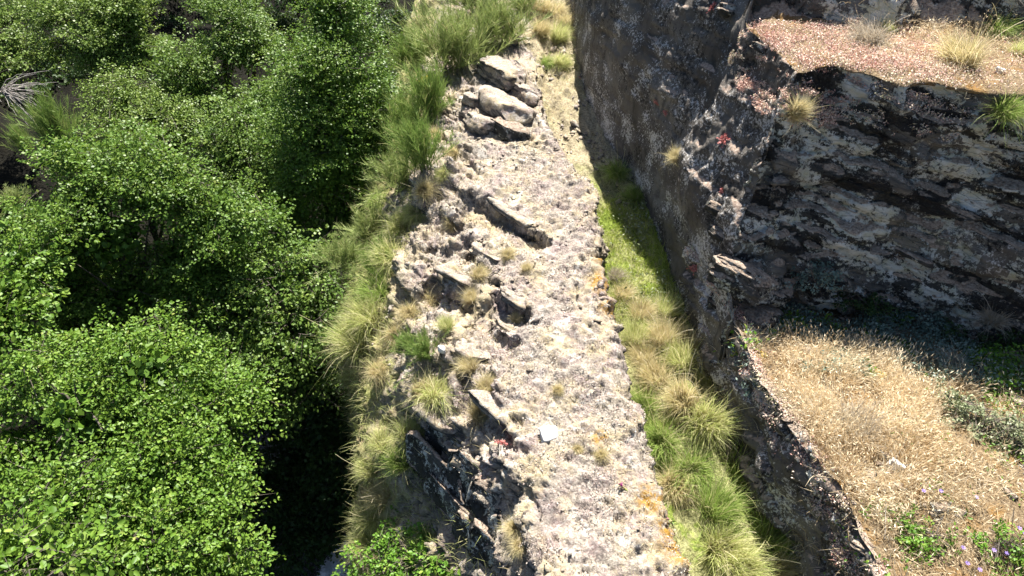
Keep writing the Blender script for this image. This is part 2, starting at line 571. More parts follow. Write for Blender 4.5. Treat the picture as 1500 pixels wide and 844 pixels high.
M['g_grey'] = blade_material('withered_grey_grass', (0.25, 0.19, 0.12), [(0.0, (0.34, 0.28, 0.20)), (0.6, (0.48, 0.42, 0.33)), (1.0, (0.60, 0.55, 0.45))])
M['broom'] = blade_material('broom_twig', (0.10, 0.12, 0.04), [(0.0, (0.14, 0.23, 0.05)), (0.6, (0.22, 0.31, 0.08)), (0.9, (0.26, 0.32, 0.09)), (1.0, (0.36, 0.34, 0.14))], 0.25)
M['broom_pale'] = blade_material('pale_broom_twig', (0.16, 0.15, 0.07), [(0.0, (0.21, 0.28, 0.08)), (0.6, (0.31, 0.37, 0.13)), (0.9, (0.36, 0.38, 0.15)), (1.0, (0.46, 0.40, 0.22))], 0.25)

# ------------------------------------------------------------------ terrain shapes
I = np.interp
x_right = lambda y: 0.05 * np.sin(np.asarray(y) * 2.3) * np.sin(np.asarray(y) * 0.9 + 1) + 0.02 * np.sin(np.asarray(y) * 7.1) + I(y, [0, 3.14, 4.6, 6.05, 7.6, 9.3, 10.0, 10.65, 12, 14, 20, 30], [2.2, 1.74, 1.47, 1.29, 1.27, 1.29, 0.98, 0.66, 0.58, 0.5, 0.4, 0.4])
x_left = lambda y: I(y, [0, 3.04, 4.5, 6.05, 8, 10.7, 12, 14, 20, 30], [0.75, 0.26, 0.0, -0.26, -0.5, -0.7, -0.75, -0.8, -1.0, -1.0])
x_wall = lambda y: I(y, [-3, 0, 3.3, 5.0, 6.57, 7.9, 9.5, 11.0, 12.2, 13.0, 14.5, 17.5, 30], [4.2, 3.6, 3.08, 2.80, 2.58, 2.40, 2.22, 1.82, 1.52, 1.42, 1.36, 1.40, 1.5])

stations = np.array([
    # y, foot of crag x,z, gorge lip x,z
    [-1.0, 0.30, -2.0, -1.6, -3.5],
    [3.0, -0.25, -1.7, -1.9, -3.2],
    [4.3, -0.75, -1.4, -2.08, -2.9],
    [5.8, -1.10, -0.66, -2.2, -2.3],
    [6.6, -1.25, -0.46, -2.15, -1.85],
    [7.6, -1.40, -0.42, -2.6, -1.65],
    [9.2, -1.45, -0.42, -2.65, -1.65],
    [11.7, -1.5, -0.50, -2.6, -1.65],
    [14.8, -1.6, -0.8, -2.6, -1.9],
    [20.0, -1.8, -0.9, -2.8, -2.1],
    [30.0, -2.0, -1.0, -3.0, -2.4]])

# scarps across the ridge: the far side stands, the near side drops
SCARPS = [  # pixel a, pixel b, drop, run-out
    ((703, 288), (800, 350), 0.30, 0.45),
    ((690, 345), (735, 410), 0.26, 0.40),
    ((725, 425), (775, 455), 0.28, 0.35),
    ((715, 465), (760, 500), 0.18, 0.30),
    ((640, 385), (690, 430), 0.22, 0.40),
    ((600, 585), (668, 640), 0.45, 0.70),
    ((690, 560), (760, 650), 0.14, 0.35),
    ((640, 268), (672, 310), 0.18, 0.40),
    ((655, 500), (712, 540), 0.15, 0.30),
]


def build_ridge():
    ys = np.concatenate([np.arange(1.6, 13.2, 0.028), np.arange(13.2, 30, 0.16)])
    segs = [34, 62, 44, 56, 40]                   # verts between profile points
    npr = sum(segs) + 1
    V = np.zeros((len(ys), npr, 3))
    W = np.zeros((len(ys), npr))
    for i, y in enumerate(ys):
        xf, zf, xl4, zl4 = (I(y, stations[:, 0], stations[:, k]) for k in (1, 2, 3, 4))
        xr, xl = x_right(y), x_left(y) + 0.13 * math.sin(y * 2.9 + 0.5) * math.sin(y * 1.13) + 0.06 * math.sin(y * 6.7)
        xf += 0.2 * math.sin(y * 2.1 + 2) * math.sin(y * 0.77)
        zt = I(y, [0, 9.5, 10.5, 12, 15, 30], [0, 0, -0.08, -0.15, -0.35, -0.5])
        pr = [(xr + 0.05, -1.0), (xr, zt), (xl, zt - 0.10), (xf, zf), (xl4, zl4), (xl4 - 0.9, -7.8)]
        row, w = [], []
        for k, n in enumerate(segs):
            (xa, za), (xb, zb) = pr[k], pr[k + 1]
            for j in range(n):
                f = j / n
                row.append((xa + (xb - xa) * f, y, za + (zb - za) * f))
                w.append(k + f)
        row.append((pr[-1][0], y, pr[-1][1]))
        w.append(5.0)
        V[i] = row
        W[i] = w
    ny = len(ys)
    idx = np.arange(ny * npr).reshape(ny, npr)
    F = np.stack([idx[:-1, :-1], idx[1:, :-1], idx[1:, 1:], idx[:-1, 1:]], -1).reshape(-1, 4)
    P, w = V.reshape(-1, 3), W.ravel()
    P = smooth_verts(P, F, 6)
    top = sstep(0.6, 1.0, w) * (1 - sstep(3.2, 3.9, w))
    # scarps
    for a, b, dep, run in SCARPS:
        A, B = at_z(*a, -0.1)[:2], at_z(*b, -0.1)[:2]
        L = np.linalg.norm(B - A)
        t = (B - A) / L
        nn = np.array([t[1], -t[0]])             # towards the camera
        if nn[1] > 0:
            nn = -nn
        q = P[:, :2] - A
        al, d = q @ t, q @ nn
        wob = 0.07 * vnoise(P * 5.0, 3) + 0.025 * vnoise(P * 17.0, 4)
        d = d + wob
        m = sstep(-0.22, 0.08, al) * (1 - sstep(L - 0.08, L + 0.22, al))
        P[:, 2] -= dep * m * top * sstep(0.0, 0.05, d) * np.exp(-np.maximum(d, 0) / run)
    N = vnormals(P, F)
    crag = sstep(1.7, 2.1, w) * (1 - sstep(3.0, 3.5, w))
    rough = strata(P, 0.17, 21) * (0.02 + 0.085 * crag)
    lumps = fbm(P * 1.6, 4, 31) * (0.05 + 0.05 * sstep(1.9, 2.6, w)) + fbm(P * 3.3, 3, 36) * 0.085 * sstep(1.75, 2.2, w) * (1 - sstep(3.4, 4.0, w)) + 0.026 * fbm(P * 8, 3, 41) + 0.050 * np.abs(fbm(P * 11, 3, 51)) - 0.02 * sstep(0.25, 0.8, fbm(P * 11, 3, 53))
    slope = sstep(1.75, 2.15, w) * (1 - sstep(3.3, 4.0, w))
    d = rough + lumps + blocky(P, (0.42, 0.34, 0.17), 65) * (0.010 + 0.042 * slope)
    d = d - 0.035 * top * (1 - sstep(0.0, 0.10, worley(bedding(P) / np.array([0.9, 0.45, 0.5]) + 0.2 * vnoise(P * 4, 5)[:, None], 67)[1])) * sstep(0.0, 0.5, fbm(P * 1.1, 2, 68))
    edge = np.exp(-((w - 1.0) / 0.06) ** 2)
    d = d - edge * 0.12 * np.maximum(0, fbm(P * 2.6, 4, 61) + 0.15) + np.exp(-((w - 0.8) / 0.3) ** 2) * 0.05 * blocky(P, (0.5, 0.5, 0.25), 63)
    P = P + N * d[:, None]
    # block of lower, broken ground further along the ridge
    soil = sstep(2.95, 3.5, w) * sstep(-0.35, 0.25, fbm(P * 1.4, 3, 71) + (w - 3.2))
    orange = np.zeros(len(P))
    for px, py, r in ((884, 415, 0.28), (892, 450, 0.20), (1000, 800, 0.30), (955, 730, 0.22), (985, 770, 0.22), (878, 380, 0.12), (880, 640, 0.12)):
        c = at_z(px, py, 0)
        dd = np.linalg.norm(P[:, :2] - c[:2], axis=1)
        orange = np.maximum(orange, 1 - sstep(0.3 * r, 1.2 * r, dd))
    orange *= sstep(0.3, 0.9, w + 0.3)
    me = new_mesh('rock_ridge', P, F, M['ridge'], True, {'soil': soil, 'orange': orange})
    o = link('rock_ridge', me)
    tag(o, kind='structure')
    return o, P, F, w


def top_low(x, y):
    return -0.35 * sstep(5.2, 6.4, y) * sstep(2.7, 3.3, x) + 0.62 - 0.10 * (x - 2.7) - 0.11 * (y - 4.0) + 0.30 * np.exp(-((x - 4.3) / 1.2) ** 2 - ((y - 3.6) / 1.2) ** 2) * 0.6


def top_up(x, y):
    z = 2.86 - 0.05 * (x - 3.0) - 0.09 * (y - 7.8)
    wall = sstep(9.15, 9.4, y + 0.12 * np.sin(x * 3.1) + 0.25 * sstep(3.2, 2.6, x))
    z = z + wall * (0.6 + 0.12 * (y - 9))
    drop = sstep(11.5, 16.0, y) * (1 - sstep(3.0, 8.0, x)) * 2.3
    return z - drop


def y_front(x, z):
    lo = I(x, [1.5, 2.5, 3.0, 3.6, 4.6, 6.0, 9.0], [5.75, 5.8, 6.5, 6.75, 6.75, 6.25, 5.6])
    hi = I(x, [1.5, 2.78, 4.3, 5.7, 9.0], [7.85, 7.8, 7.6, 7.35, 6.9])
    f = np.clip((z - 0.3) / 2.5, 0, 1.1)
    f = np.where(x < 3.1, f ** 0.8, f)
    w = fbm(np.stack([x * 1.6, z * 0.8, 0 * x], 1), 4, 191)
    return lo + (hi - lo) * f + 0.16 * w


def block(nx, ny, nz, fn, faces, it):
    P, F = box_grid(nx, ny, nz, faces)
    P = fn(P)
    return smooth_verts(P, F, it), F


def build_cliff():
    res = []

    # lower block with the dry-grass terrace
    def low(U):
        u, v, w = U.T
        y = -2.0 + v * 9.6
        u = u ** 1.35
        z0 = -1.4
        xl0 = x_wall(y) + 0.09 * fbm(np.stack([y * 1.4, y * 0, y * 0 + 3.3], 1), 4, 151)
        zt = top_low(xl0 + u * 6, y)
        z = z0 + w * (zt - z0)
        xl = xl0 + 0.05 * np.maximum(0, z + 0.4)
        x = xl + u * (10.0 - xl)
        zt = top_low(x, y)
        z = z0 + w * (zt - z0)
        return np.stack([x, y, z], 1)
    P, F = block(120, 300, 62, low, 'xyZ', 5)
    N = vnormals(P, F)
    side = 1 - sstep(0.3, 0.8, N[:, 2])
    d = strata(P, 0.13, 121) * 0.06 * side + blocky(P, (0.5, 0.4, 0.16), 123) * 0.05 * side + fbm(P * 1.3, 3, 131) * 0.07 + fbm(P * 6.0, 3, 141) * (0.012 + 0.018 * side)
    d *= np.where(N[:, 2] > 0.6, 0.8, 1.0)
    P = P + N * d[:, None]
    res.append(('cliff_terrace', P, F, N))

    # upper block: step face, upper terrace and the wall behind it
    def upb(U):
        u, v, w = U.T
        u = u ** 1.2
        vv = 0.55 * v + 0.45 * v ** 2.2
        z0 = -1.4
        x = 2.2 + u * 8
        yb = 26.0
        for _ in range(3):
            zt = top_up(x, np.maximum(7.0, 7.6 + vv * (yb - 7.6)))
            z = z0 + w * (zt - z0)
            yf = y_front(x, z)
            y = yf + vv * (yb - yf)
            zt = top_up(x, y)
            z = z0 + w * (zt - z0)
            kink = I(y, [5, 7.0, 8.6, 11, 13, 18], [0.4, 0.65, 1.05, 1.5, 1.5, 1.5])
            lean = I(y, [5, 8, 11, 13, 18], [0.14, 0.34, 0.34, 0.1, 0.1])
            xl = x_wall(y) + 0.05 * np.maximum(0, z + 0.4) + lean * np.maximum(0, z - kink)
            x = xl + u * (11.0 - xl)
        return np.stack([x, y, z], 1)
    P, F = block(225, 240, 160, upb, 'xyZ', 5)
    N = vnormals(P, F)
    side = 1 - sstep(0.35, 0.8, N[:, 2])
    front = sstep(0.3, 0.7, -N[:, 1])
    hewn = (1 - sstep(0.8, 1.6, P[:, 2] - 0.1 * (P[:, 1] - 9))) * (1 - front) * sstep(-0.9, -0.6, -np.abs(N[:, 0]) * 1.0)
    amp = side * (0.035 + 0.04 * front)
    d = blocky(P, (1.5, 0.9, 0.34), 223) * side * (0.018 + 0.05 * front) + blocky(P, (0.30, 0.24, 0.09), 225) * side * 0.006 * (0.4 + front) + strata(P, 0.21, 221) * amp + strata(P, 0.075, 227, 0.5) * 0.006 * side * (0.5 + front) + fbm(P * 1.1, 3, 231) * (0.06 + 0.03 * front) + fbm(P * 5.0, 3, 241) * (0.012 + 0.02 * side)
    d = np.where((front < 0.5) & (P[:, 2] < 1.0), 0.55 * d, d)
    strip = (1 - front) * side * sstep(0.5, 1.1, P[:, 2]) * sstep(11.5, 9.5, P[:, 1])
    d = d + strip * (0.036 * fbm(P * np.array([4.0, 7.0, 1.8]), 4, 251, 0.6) + 0.02 * fbm(P * np.array([14.0, 20.0, 8.0]), 2, 257))
    P = P + N * d[:, None]
    res.append(('cliff_step', P, F, N))
    out = {}
    for name, P, F, N in res:
        me = new_mesh(name, P, F, M['cliff'], True)
        me.materials.append(M['wall'])
        me.materials.append(M['terrace'])
        fc = P[F].mean(1)
        fn = N[F].mean(1)
        mi = np.zeros(len(F), dtype=np.int32)
        mi[(fn[:, 0] < -0.5) & (fn[:, 1] > -0.62)] = 1
        flat = fn[:, 2] > 0.72
        if name == 'cliff_terrace':
            mi[flat & (fc[:, 0] > x_wall(fc[:, 1]) + 0.12)] = 2
        else:
            mi[flat & (fc[:, 2] < 3.0) & (fc[:, 2] > 2.2)] = 2
        me.polygons.foreach_set('material_index', mi)
        o = link(name, me)
        tag(o, kind='structure')
        out[name] = (o, P, F)
    return out


def build_floor():
    xs = np.arange(-0.4, 4.2, 0.07)
    ys = np.concatenate([np.arange(0, 16, 0.045), np.arange(16, 30, 0.2)])
    X, Y = np.meshgrid(xs, ys)
    P = np.stack([X.ravel(), Y.ravel(), np.zeros(X.size)], 1)
    z = I(P[:, 1], [0, 9.5, 11, 14, 30], [-0.62, -0.62, -0.52, -0.42, -0.5])
    P[:, 2] = z + 0.07 * fbm(P * 1.8, 3, 301) + 0.025 * fbm(P * 8, 3, 311)
    P[:, 2] += 0.10 * (1 - sstep(0.0, 0.35, P[:, 0] - x_right(P[:, 1]))) * sstep(10, 11, P[:, 1])
    P[:, 0] = x_right(P[:, 1]) - 0.25 + (P[:, 0] + 0.4) / 4.6 * (x_wall(P[:, 1]) + 0.4 - x_right(P[:, 1]) + 0.25)
    P[:, 2] -= 0.32 * sstep(0.42, 0.08, x_wall(P[:, 1]) - P[:, 0]) * sstep(7.6, 6.0, P[:, 1])
    n1, n0 = X.shape
    idx = np.arange(n1 * n0).reshape(n1, n0)
    F = np.stack([idx[:-1, :-1], idx[:-1, 1:], idx[1:, 1:], idx[1:, :-1]], -1).reshape(-1, 4)
    green = 1 - sstep(9.6, 10.8, P[:, 1]) * 0.75
    o = link('channel_floor', new_mesh('channel_floor', P, F, M['soil'], True, {'green': green}))
    tag(o, kind='structure')
    return o, P, F


def hill_z(x, y):
    p = np.stack([x, y, 0 * x], 1)
    river = -4.3 + 0.5 * np.sin(y * 0.25)
    d = x - river
    left = -7.6 + np.maximum(0, -d - 1.3) * 0.42
    right = -7.6 + np.maximum(0, d - 1.0) * 0.4
    z = np.where(d < 0, left, np.minimum(right, -7.0))
    z = z + 0.25 * fbm(p * 0.7, 4, 401) * sstep(0.8, 1.8, np.abs(d))
    z = np.where(d < 0, np.minimum(z, 18 + 0.1 * z), z)
    z = z + sstep(24, 60, y) * 6
    far = sstep(9.5, 14, x)
    return z * (1 - far) + far * (2.5 + 0.2 * (x - 10))


def build_ground():
    xs = np.concatenate([np.arange(-120, -20, 4.0), np.arange(-20, 0, 0.22), np.arange(0, 14, 1.0), np.arange(14, 120, 4.0)])
    ys = np.concatenate([np.arange(-80, -4, 4.0), np.arange(-4, 30, 0.3), np.arange(30, 160, 4.0)])
    X, Y = np.meshgrid(xs, ys)
    P = np.stack([X.ravel(), Y.ravel(), hill_z(X.ravel(), Y.ravel())], 1)
    n1, n0 = X.shape
    idx = np.arange(n1 * n0).reshape(n1, n0)
    F = np.stack([idx[:-1, :-1], idx[:-1, 1:], idx[1:, 1:], idx[1:, :-1]], -1).reshape(-1, 4)
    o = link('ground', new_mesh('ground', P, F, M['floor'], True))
    tag(o, kind='structure')
    # stream
    xs = np.arange(-6.5, -2.0, 0.08)
    ys = np.arange(0, 10.5, 0.09)
    X, Y = np.meshgrid(xs, ys)
    P = np.stack([X.ravel(), Y.ravel(), np.full(X.size, -7.1)], 1)
    foam = np.zeros(len(P))
    for px, py, r in ((505, 822, 0.50), (492, 842, 0.50), (510, 795, 0.25)):
        c = at_z(px, py, -7.1)
        foam = np.maximum(foam, 1 - sstep(0.2 * r, r, np.hypot(P[:, 0] - c[0], (P[:, 1] - c[1]) * 0.8)))
    P[:, 2] += foam * (0.10 + 0.12 * fbm(P * 6, 3, 421)) + 0.02 * fbm(P * 3, 2, 431)
    n1, n0 = X.shape
    idx = np.arange(n1 * n0).reshape(n1, n0)
    F = np.stack([idx[:-1, :-1], idx[:-1, 1:], idx[1:, 1:], idx[1:, :-1]], -1).reshape(-1, 4)
    o = link('water', new_mesh('water', P, F, M['water'], True, {'foam': foam}))
    tag(o, kind='structure')


build_ground()
floor_o, FP, FF = build_floor()
ridge_o, RP, RF, RW = build_ridge()
CL = build_cliff()
bpy.context.view_layer.update()
dg = bpy.context.evaluated_depsgraph_get()
TREES_BVH = {}
BV = {o.name: BVHTree.FromObject(o, dg) for o in (floor_o, ridge_o, CL['cliff_terrace'][0], CL['cliff_step'][0])}


def hit_ray(org, d, only=None):
    best = None
    for k, b in BV.items():
        if only and k not in only:
            continue
        loc, nor, i, dist = b.ray_cast(Vector(tuple(org)), Vector(tuple(d)).normalized())
        if loc is not None and (best is None or dist < best[2]):
            best = (np.array(loc), np.array(nor), dist)
    return best


def spot(px, py, only=None):
    """the place on the rock or soil seen at that point of the view"""
    h = hit_ray(CAM, ray(px, py), only)
    if h is None:
        p = at_z(px, py, -1.0)
        return p, np.array([0, 0, 1.0])
    return h[0], h[1]


# ------------------------------------------------------------------ plant builders
def blade_mesh(base, d, L, wid, droop, segs, tint, rng, tip=0.12, sag=None):
    n = len(base)
    t = np.linspace(0, 1, segs + 1)
    d = unit(d)
    sag = np.array([0, 0, -1.0]) if sag is None else sag
    P = base[:, None, :] + d[:, None, :] * (L[:, None] * t)[..., None] + sag[None, None, :] * (droop * L)[:, None, None] * (t ** 2)[None, :, None]
    side = unit(np.cross(d, np.array([0, 0, 1.0])) + 0.6 * rng.normal(size=(n, 3)))
    P = P + side[:, None, :] * (L[:, None] * (t ** 2)[None, :] * rng.normal(0, 0.20, n)[:, None])[..., None]
    w = wid[:, None] * (1 - (1 - tip) * t ** 1.6)[None, :]
    A = P + side[:, None, :] * w[..., None] * 0.5
    B = P - side[:, None, :] * w[..., None] * 0.5
    V = np.stack([A, B], 2).reshape(-1, 3)
    s = (np.arange(n) * (segs + 1) * 2)[:, None] + (np.arange(segs) * 2)[None, :]
    F = np.stack([s, s + 1, s + 3, s + 2], -1).reshape(-1, 4)
    tv = np.repeat(tint, (segs + 1) * 2)
    al = np.tile(np.repeat(t, 2), n)
    return V, F, tv, al


def merge(parts):
    V, F, T, A, off = [], [], [], [], 0
    for v, f, t, a in parts:
        V.append(v)
        F.append(f + off)
        T.append(t)
        A.append(a)
        off += len(v)
    return np.concatenate(V), np.concatenate(F), np.concatenate(T), np.concatenate(A)


def leaf_mesh(pos, axis, nrm, L, W, tint, simple=False, rng=RNG):
    n = len(pos)
    axis = unit(axis)
    side = unit(np.cross(nrm, axis))
    up = np.cross(axis, side)
    if simple:
        tpl = np.array([(0, 0, 0), (0.5, 0.5, 0.10), (1.0, 0, -0.05), (0.5, -0.5, 0.10)])
        q = np.array([[0, 1, 2, 3]])
    else:
        tpl = np.array([(0, 0, 0), (0.28, 0.42, 0.12), (0.68, 0.40, 0.09), (1.0, 0, -0.10), (0.68, -0.40, 0.09), (0.28, -0.42, 0.12)])
        q = np.array([[0, 3, 2, 1], [0, 5, 4, 3]])
    V = pos[:, None, :] + axis[:, None, :] * (tpl[None, :, 0] * L[:, None])[..., None] \
        + side[:, None, :] * (tpl[None, :, 1] * W[:, None])[..., None] + up[:, None, :] * (tpl[None, :, 2] * W[:, None])[..., None]
    k = len(tpl)
    F = (np.arange(n) * k)[:, None, None] + q[None]
    return V.reshape(-1, 3), F.reshape(-1, 4), np.repeat(tint, k), np.zeros(n * k)


def tube(points, radii, sides=6):
    pts = np.asarray(points, dtype=float)
    n = len(pts)
    tan = unit(np.gradient(pts, axis=0))
    ref = np.array([0.3, 0.2, 1.0])
    a = unit(np.cross(tan, ref))
    b = np.cross(tan, a)
    ang = np.linspace(0, 2 * math.pi, sides, endpoint=False)
    V = pts[:, None, :] + (a[:, None, :] * np.cos(ang)[None, :, None] + b[:, None, :] * np.sin(ang)[None, :, None]) * np.asarray(radii)[:, None, None]
    idx = np.arange(n * sides).reshape(n, sides)
    nx = np.roll(idx, -1, axis=1)
    F = np.stack([idx[:-1], nx[:-1], nx[1:], idx[1:]], -1).reshape(-1, 4)
    return V.reshape(-1, 3), F, np.zeros(n * sides), np.zeros(n * sides)


def wavy(a, b, n, amp, rng):
    t = np.linspace(0, 1, n)[:, None]
    p = a + (b - a) * t
    off = np.cumsum(rng.normal(size=(n, 3)), axis=0) * amp / math.sqrt(n)
    return p + off * (t * (1 - t) * 3 + 0.15 * t)


def make_tree(name, label, cat, lobes, mat, leaf, sprays, seed, per=22, simple=False, group=None, hang=0.0, thr=-0.25, base=None, spray_len=0.34, clump=1.3, bough=1.0):
    """lobes: list of (center, radius xyz); a trunk with limbs to every lobe, a crown of leafy twigs"""
    rng = np.random.default_rng(seed)
    C = np.array([l[0] for l in lobes])
    R = np.array([l[1] for l in lobes])
    cc = C.mean(0)
    if base is None:
        base = np.array([cc[0] - 0.4, cc[1] + 0.4, 0])
        base[2] = hill_z(np.array([base[0]]), np.array([base[1]]))[0]
        if base[2] > cc[2] - 1.0:
            base[2] = cc[2] - 1.5
    root = bpy.data.objects.new(name, None)
    COL.objects.link(root)
    root.location = tuple(base)
    tag(root, label, cat, group)
    # trunk and limbs
    parts = []
    H = np.linalg.norm(cc - base)
    r0 = min(0.035 + 0.022 * H, 0.03 * H)
    fork = base + (cc - base) * 0.45
    tp = wavy(base - np.array([0, 0, 0.2]), fork, 7, 0.12, rng)
    parts.append(tube(tp, np.linspace(r0, r0 * 0.75, 7), 8))
    for c, r in zip(C, R):
        lp = wavy(fork, c + np.array([0, 0, 0.1]), 7, 0.25, rng)
        parts.append(tube(lp, np.linspace(r0 * 0.6, r0 * 0.16, 7), 6))
        for k in range(7):
            e = c + unit(rng.normal(size=3) + np.array([0, 0, 0.4])) * r * rng.uniform(0.6, 0.9)
            s = lp[rng.integers(3, 7)]
            parts.append(tube(wavy(s, e, 6, 0.12, rng), np.linspace(r0 * 0.22, r0 * 0.05, 6), 4))
    V, F, T, A = merge(parts)
    link('trunk', new_mesh('trunk', V - base, F, M['bark'], True), root)
    # leafy twigs
    vol = (R.prod(1)) ** (2 / 3)
    cnt = np.maximum(20, (sprays * vol / vol.sum())).astype(int)
    S, D = [], []
    for c, r, n in zip(C, R, cnt):
        nb = max(6, int(n / 13 * 2))
        u = unit(rng.normal(size=(nb, 3)))
        rad = rng.uniform(0.05, 1, nb) ** 0.45
        wob = 1 + 0.32 * fbm(u * 2.0 + c, 3, seed)
        bc = c + u * r * (rad * wob)[:, None]
        keep = (fbm(bc * clump, 3, seed + 9) > thr) & (u[:, 2] > -0.7)
        if keep.sum() < 4:
            keep[:] = True
        bc, u = bc[keep], u[keep]
        i = rng.integers(0, len(bc), n)
        p = bc[i] + rng.normal(size=(n, 3)) * np.array([0.20, 0.20, 0.085]) * bough
        u = unit(u[i] + 1.2 * (p - bc[i]))
        S.append(p)
        D.append(u)
    S, D = np.concatenate(S), np.concatenate(D)
    n = len(S)
    d = unit(D * np.array([1, 1, 0.35]) + 0.45 * rng.normal(size=(n, 3)) + np.array([0, 0, 0.05 - hang]))
    nr = unit(np.array([0.0, 0, 1.0]) + 0.55 * D + 0.30 * rng.normal(size=(n, 3)))
    sd = unit(np.cross(nr, d))
    f = (np.arange(per) / per)[None, :]
    Ls = (spray_len * rng.uniform(0.6, 1.3, n))[:, None]
    sg = np.where(np.arange(per) % 2 == 0, 1.0, -1.0)[None, :] * np.ones((n, 1))
    spread = (0.10 + 0.35 * np.sin(np.pi * np.clip(f + 0.12, 0, 1))) * Ls * rng.uniform(0.2, 1.0, (n, per))
    pos = S[:, None, :] + d[:, None, :] * (Ls * f)[..., None] + sd[:, None, :] * (sg * spread)[..., None]
    pos = pos + rng.normal(size=pos.shape) * 0.25 * leaf - np.array([0, 0, 1.0]) * (hang * 0.5 * (Ls * f) ** 2)[..., None]
    ax = d[:, None, :] * rng.uniform(0.3, 1.1, (n, per))[..., None] + sd[:, None, :] * (sg * rng.uniform(0.4, 1.1, (n, per)))[..., None] + 0.3 * rng.normal(size=pos.shape)
    ax[..., 2] -= 0.15
    nn = unit(nr[:, None, :] + 0.62 * rng.normal(size=pos.shape))
    k = n * per
    L = leaf * rng.uniform(0.65, 1.25, k)
    tw = np.repeat(rng.uniform(0, 1, n) * 0.5, per) + 0.5 * rng.uniform(0, 1, k)
    lv = leaf_mesh(pos.reshape(-1, 3), ax.reshape(-1, 3), nn.reshape(-1, 3), L, L * rng.uniform(0.62, 0.85, k), tw, simple)
    if simple is not None and R.max() > 0.35:
        # inner leaves around the limbs, added to block light and darken the crown
        ci = np.concatenate([np.full(int(380 * r.mean() / 0.7) + 80, j) for j, r in enumerate(R)])
        m = len(ci)
        u = unit(rng.normal(size=(m, 3)))
        cp = C[ci] + u * R[ci] * (0.55 * rng.uniform(0, 1, m) ** 0.4)[:, None]
        cl = leaf_mesh(cp, unit(rng.normal(size=(m, 3))), unit(np.array([0, 0, 1.0]) + 0.6 * rng.normal(size=(m, 3))), np.full(m, 0.12), np.full(m, 0.10), 0.6 * rng.uniform(0, 1, m), True)
        lv = merge([lv, cl])
    me = new_mesh('crown', lv[0] - base, lv[1], mat, False, {'tint': lv[2]})
    link('crown', me, root)
    # fine twigs that carry the sprays
    m = min(n, 900)
    pick = rng.choice(n, m, replace=False)
    tv = blade_mesh(S[pick] - d[pick] * 0.25, d[pick], Ls[pick, 0] + 0.22, np.full(m, 0.011), np.zeros(m), 2, np.full(m, 0.5), rng)
    link('twigs', new_mesh('twigs', tv[0] - base, tv[1], M['bark']), root)['kind'] = 'stuff'
    return root


def tuft_mesh(name, mat, seed, n=420, r=0.05, L=0.36, lean=(0, 0), stiff=0.5, wid=0.0075, segs=4, seed_heads=3):
    rng = np.random.default_rng(seed)
    a = rng.uniform(0, 2 * math.pi, n)
    rr = r * np.sqrt(rng.uniform(0, 1, n))
    base = np.stack([np.cos(a) * rr, np.sin(a) * rr, -0.03 * np.ones(n)], 1)
    tilt = np.abs(rng.normal(0.0, 0.42, n)) + 0.08
    a2 = a + rng.normal(0, 0.6, n)
    d = np.stack([np.cos(a2) * np.sin(tilt) + lean[0], np.sin(a2) * np.sin(tilt) + lean[1], np.cos(np.minimum(tilt, 1.4)) * (0.75 + stiff)], 1)
    ln = L * rng.uniform(0.45, 1.25, n) ** 0.8
    dr = rng.uniform(0.35, 1.05, n) * (1.05 - 0.5 * stiff)
    # drooping blades bend over, but stop at the ground around the tuft
    tint = np.clip(rng.normal(0.5, 0.27, n), 0, 1)
    parts = [blade_mesh(base, d, ln, np.full(n, wid) * rng.uniform(0.7, 1.3, n), dr, segs, tint, rng)]
    if seed_heads:
        k = seed_heads
        a = rng.uniform(0, 2 * math.pi, k)
        b2 = np.zeros((k, 3))
        d2 = np.stack([np.cos(a) * 0.5, np.sin(a) * 0.5, np.ones(k)], 1)
        parts.append(blade_mesh(b2, d2, np.full(k, L * 1.5), np.full(k, 0.005), np.full(k, 0.25), 5, np.full(k, 1.0), rng, 0.9))
    V, F, T, A = merge(parts)
    lim = -0.10
    V[:, 2] = np.where(V[:, 2] < lim, lim + (V[:, 2] - lim) * 0.25, V[:, 2])
    return new_mesh(name, V, F, mat, False, {'tint': T, 'along': A})


def basis_from_normal(nrm, yaw, follow=0.6):
    z = unit(np.array(nrm) * follow + np.array([0, 0, 1.0]) * (1 - follow))
    x = unit(np.cross(np.array([math.sin(yaw), math.cos(yaw), 0.0]), z))
    y = np.cross(z, x)
    return Matrix(((x[0], y[0], z[0]), (x[1], y[1], z[1]), (x[2], y[2], z[2])))


def place(name, me, p, nrm, yaw, s, label, cat, group=None, follow=0.6, sz=None):
    o = link(name, me)
    m = basis_from_normal(nrm, yaw, follow).to_4x4()
    o.matrix_world = Matrix.Translation(Vector(tuple(p))) @ m @ Matrix.Diagonal((s, s, sz or s, 1))
    tag(o, label, cat, group)
    return o


def surface_samples(P, F, n, seed, mask):
    rng = np.random.default_rng(seed)
    a, b, c, d = (P[F[:, j]] for j in range(4))
    cr = np.cross(c - a, d - b) * 0.5
    area = np.linalg.norm(cr, axis=1)
    nor = unit(cr)
    cen = (a + b + c + d) / 4
    w = area * mask(cen, nor)
    k = rng.choice(len(F), n, p=w / w.sum())
    u, v = rng.uniform(0, 1, (n, 1)), rng.uniform(0, 1, (n, 1))
    p = (a[k] * (1 - u) + b[k] * u) * (1 - v) + (d[k] * (1 - u) + c[k] * u) * v
    return p, nor[k], rng


def screen_xy(P):
    q = P - CAM
    fz = q[:, 1] * CP - q[:, 2] * SP
    fy = q[:, 1] * SP + q[:, 2] * CP
    return 750 + FPX * q[:, 0] / fz, 422 - FPX * fy / fz


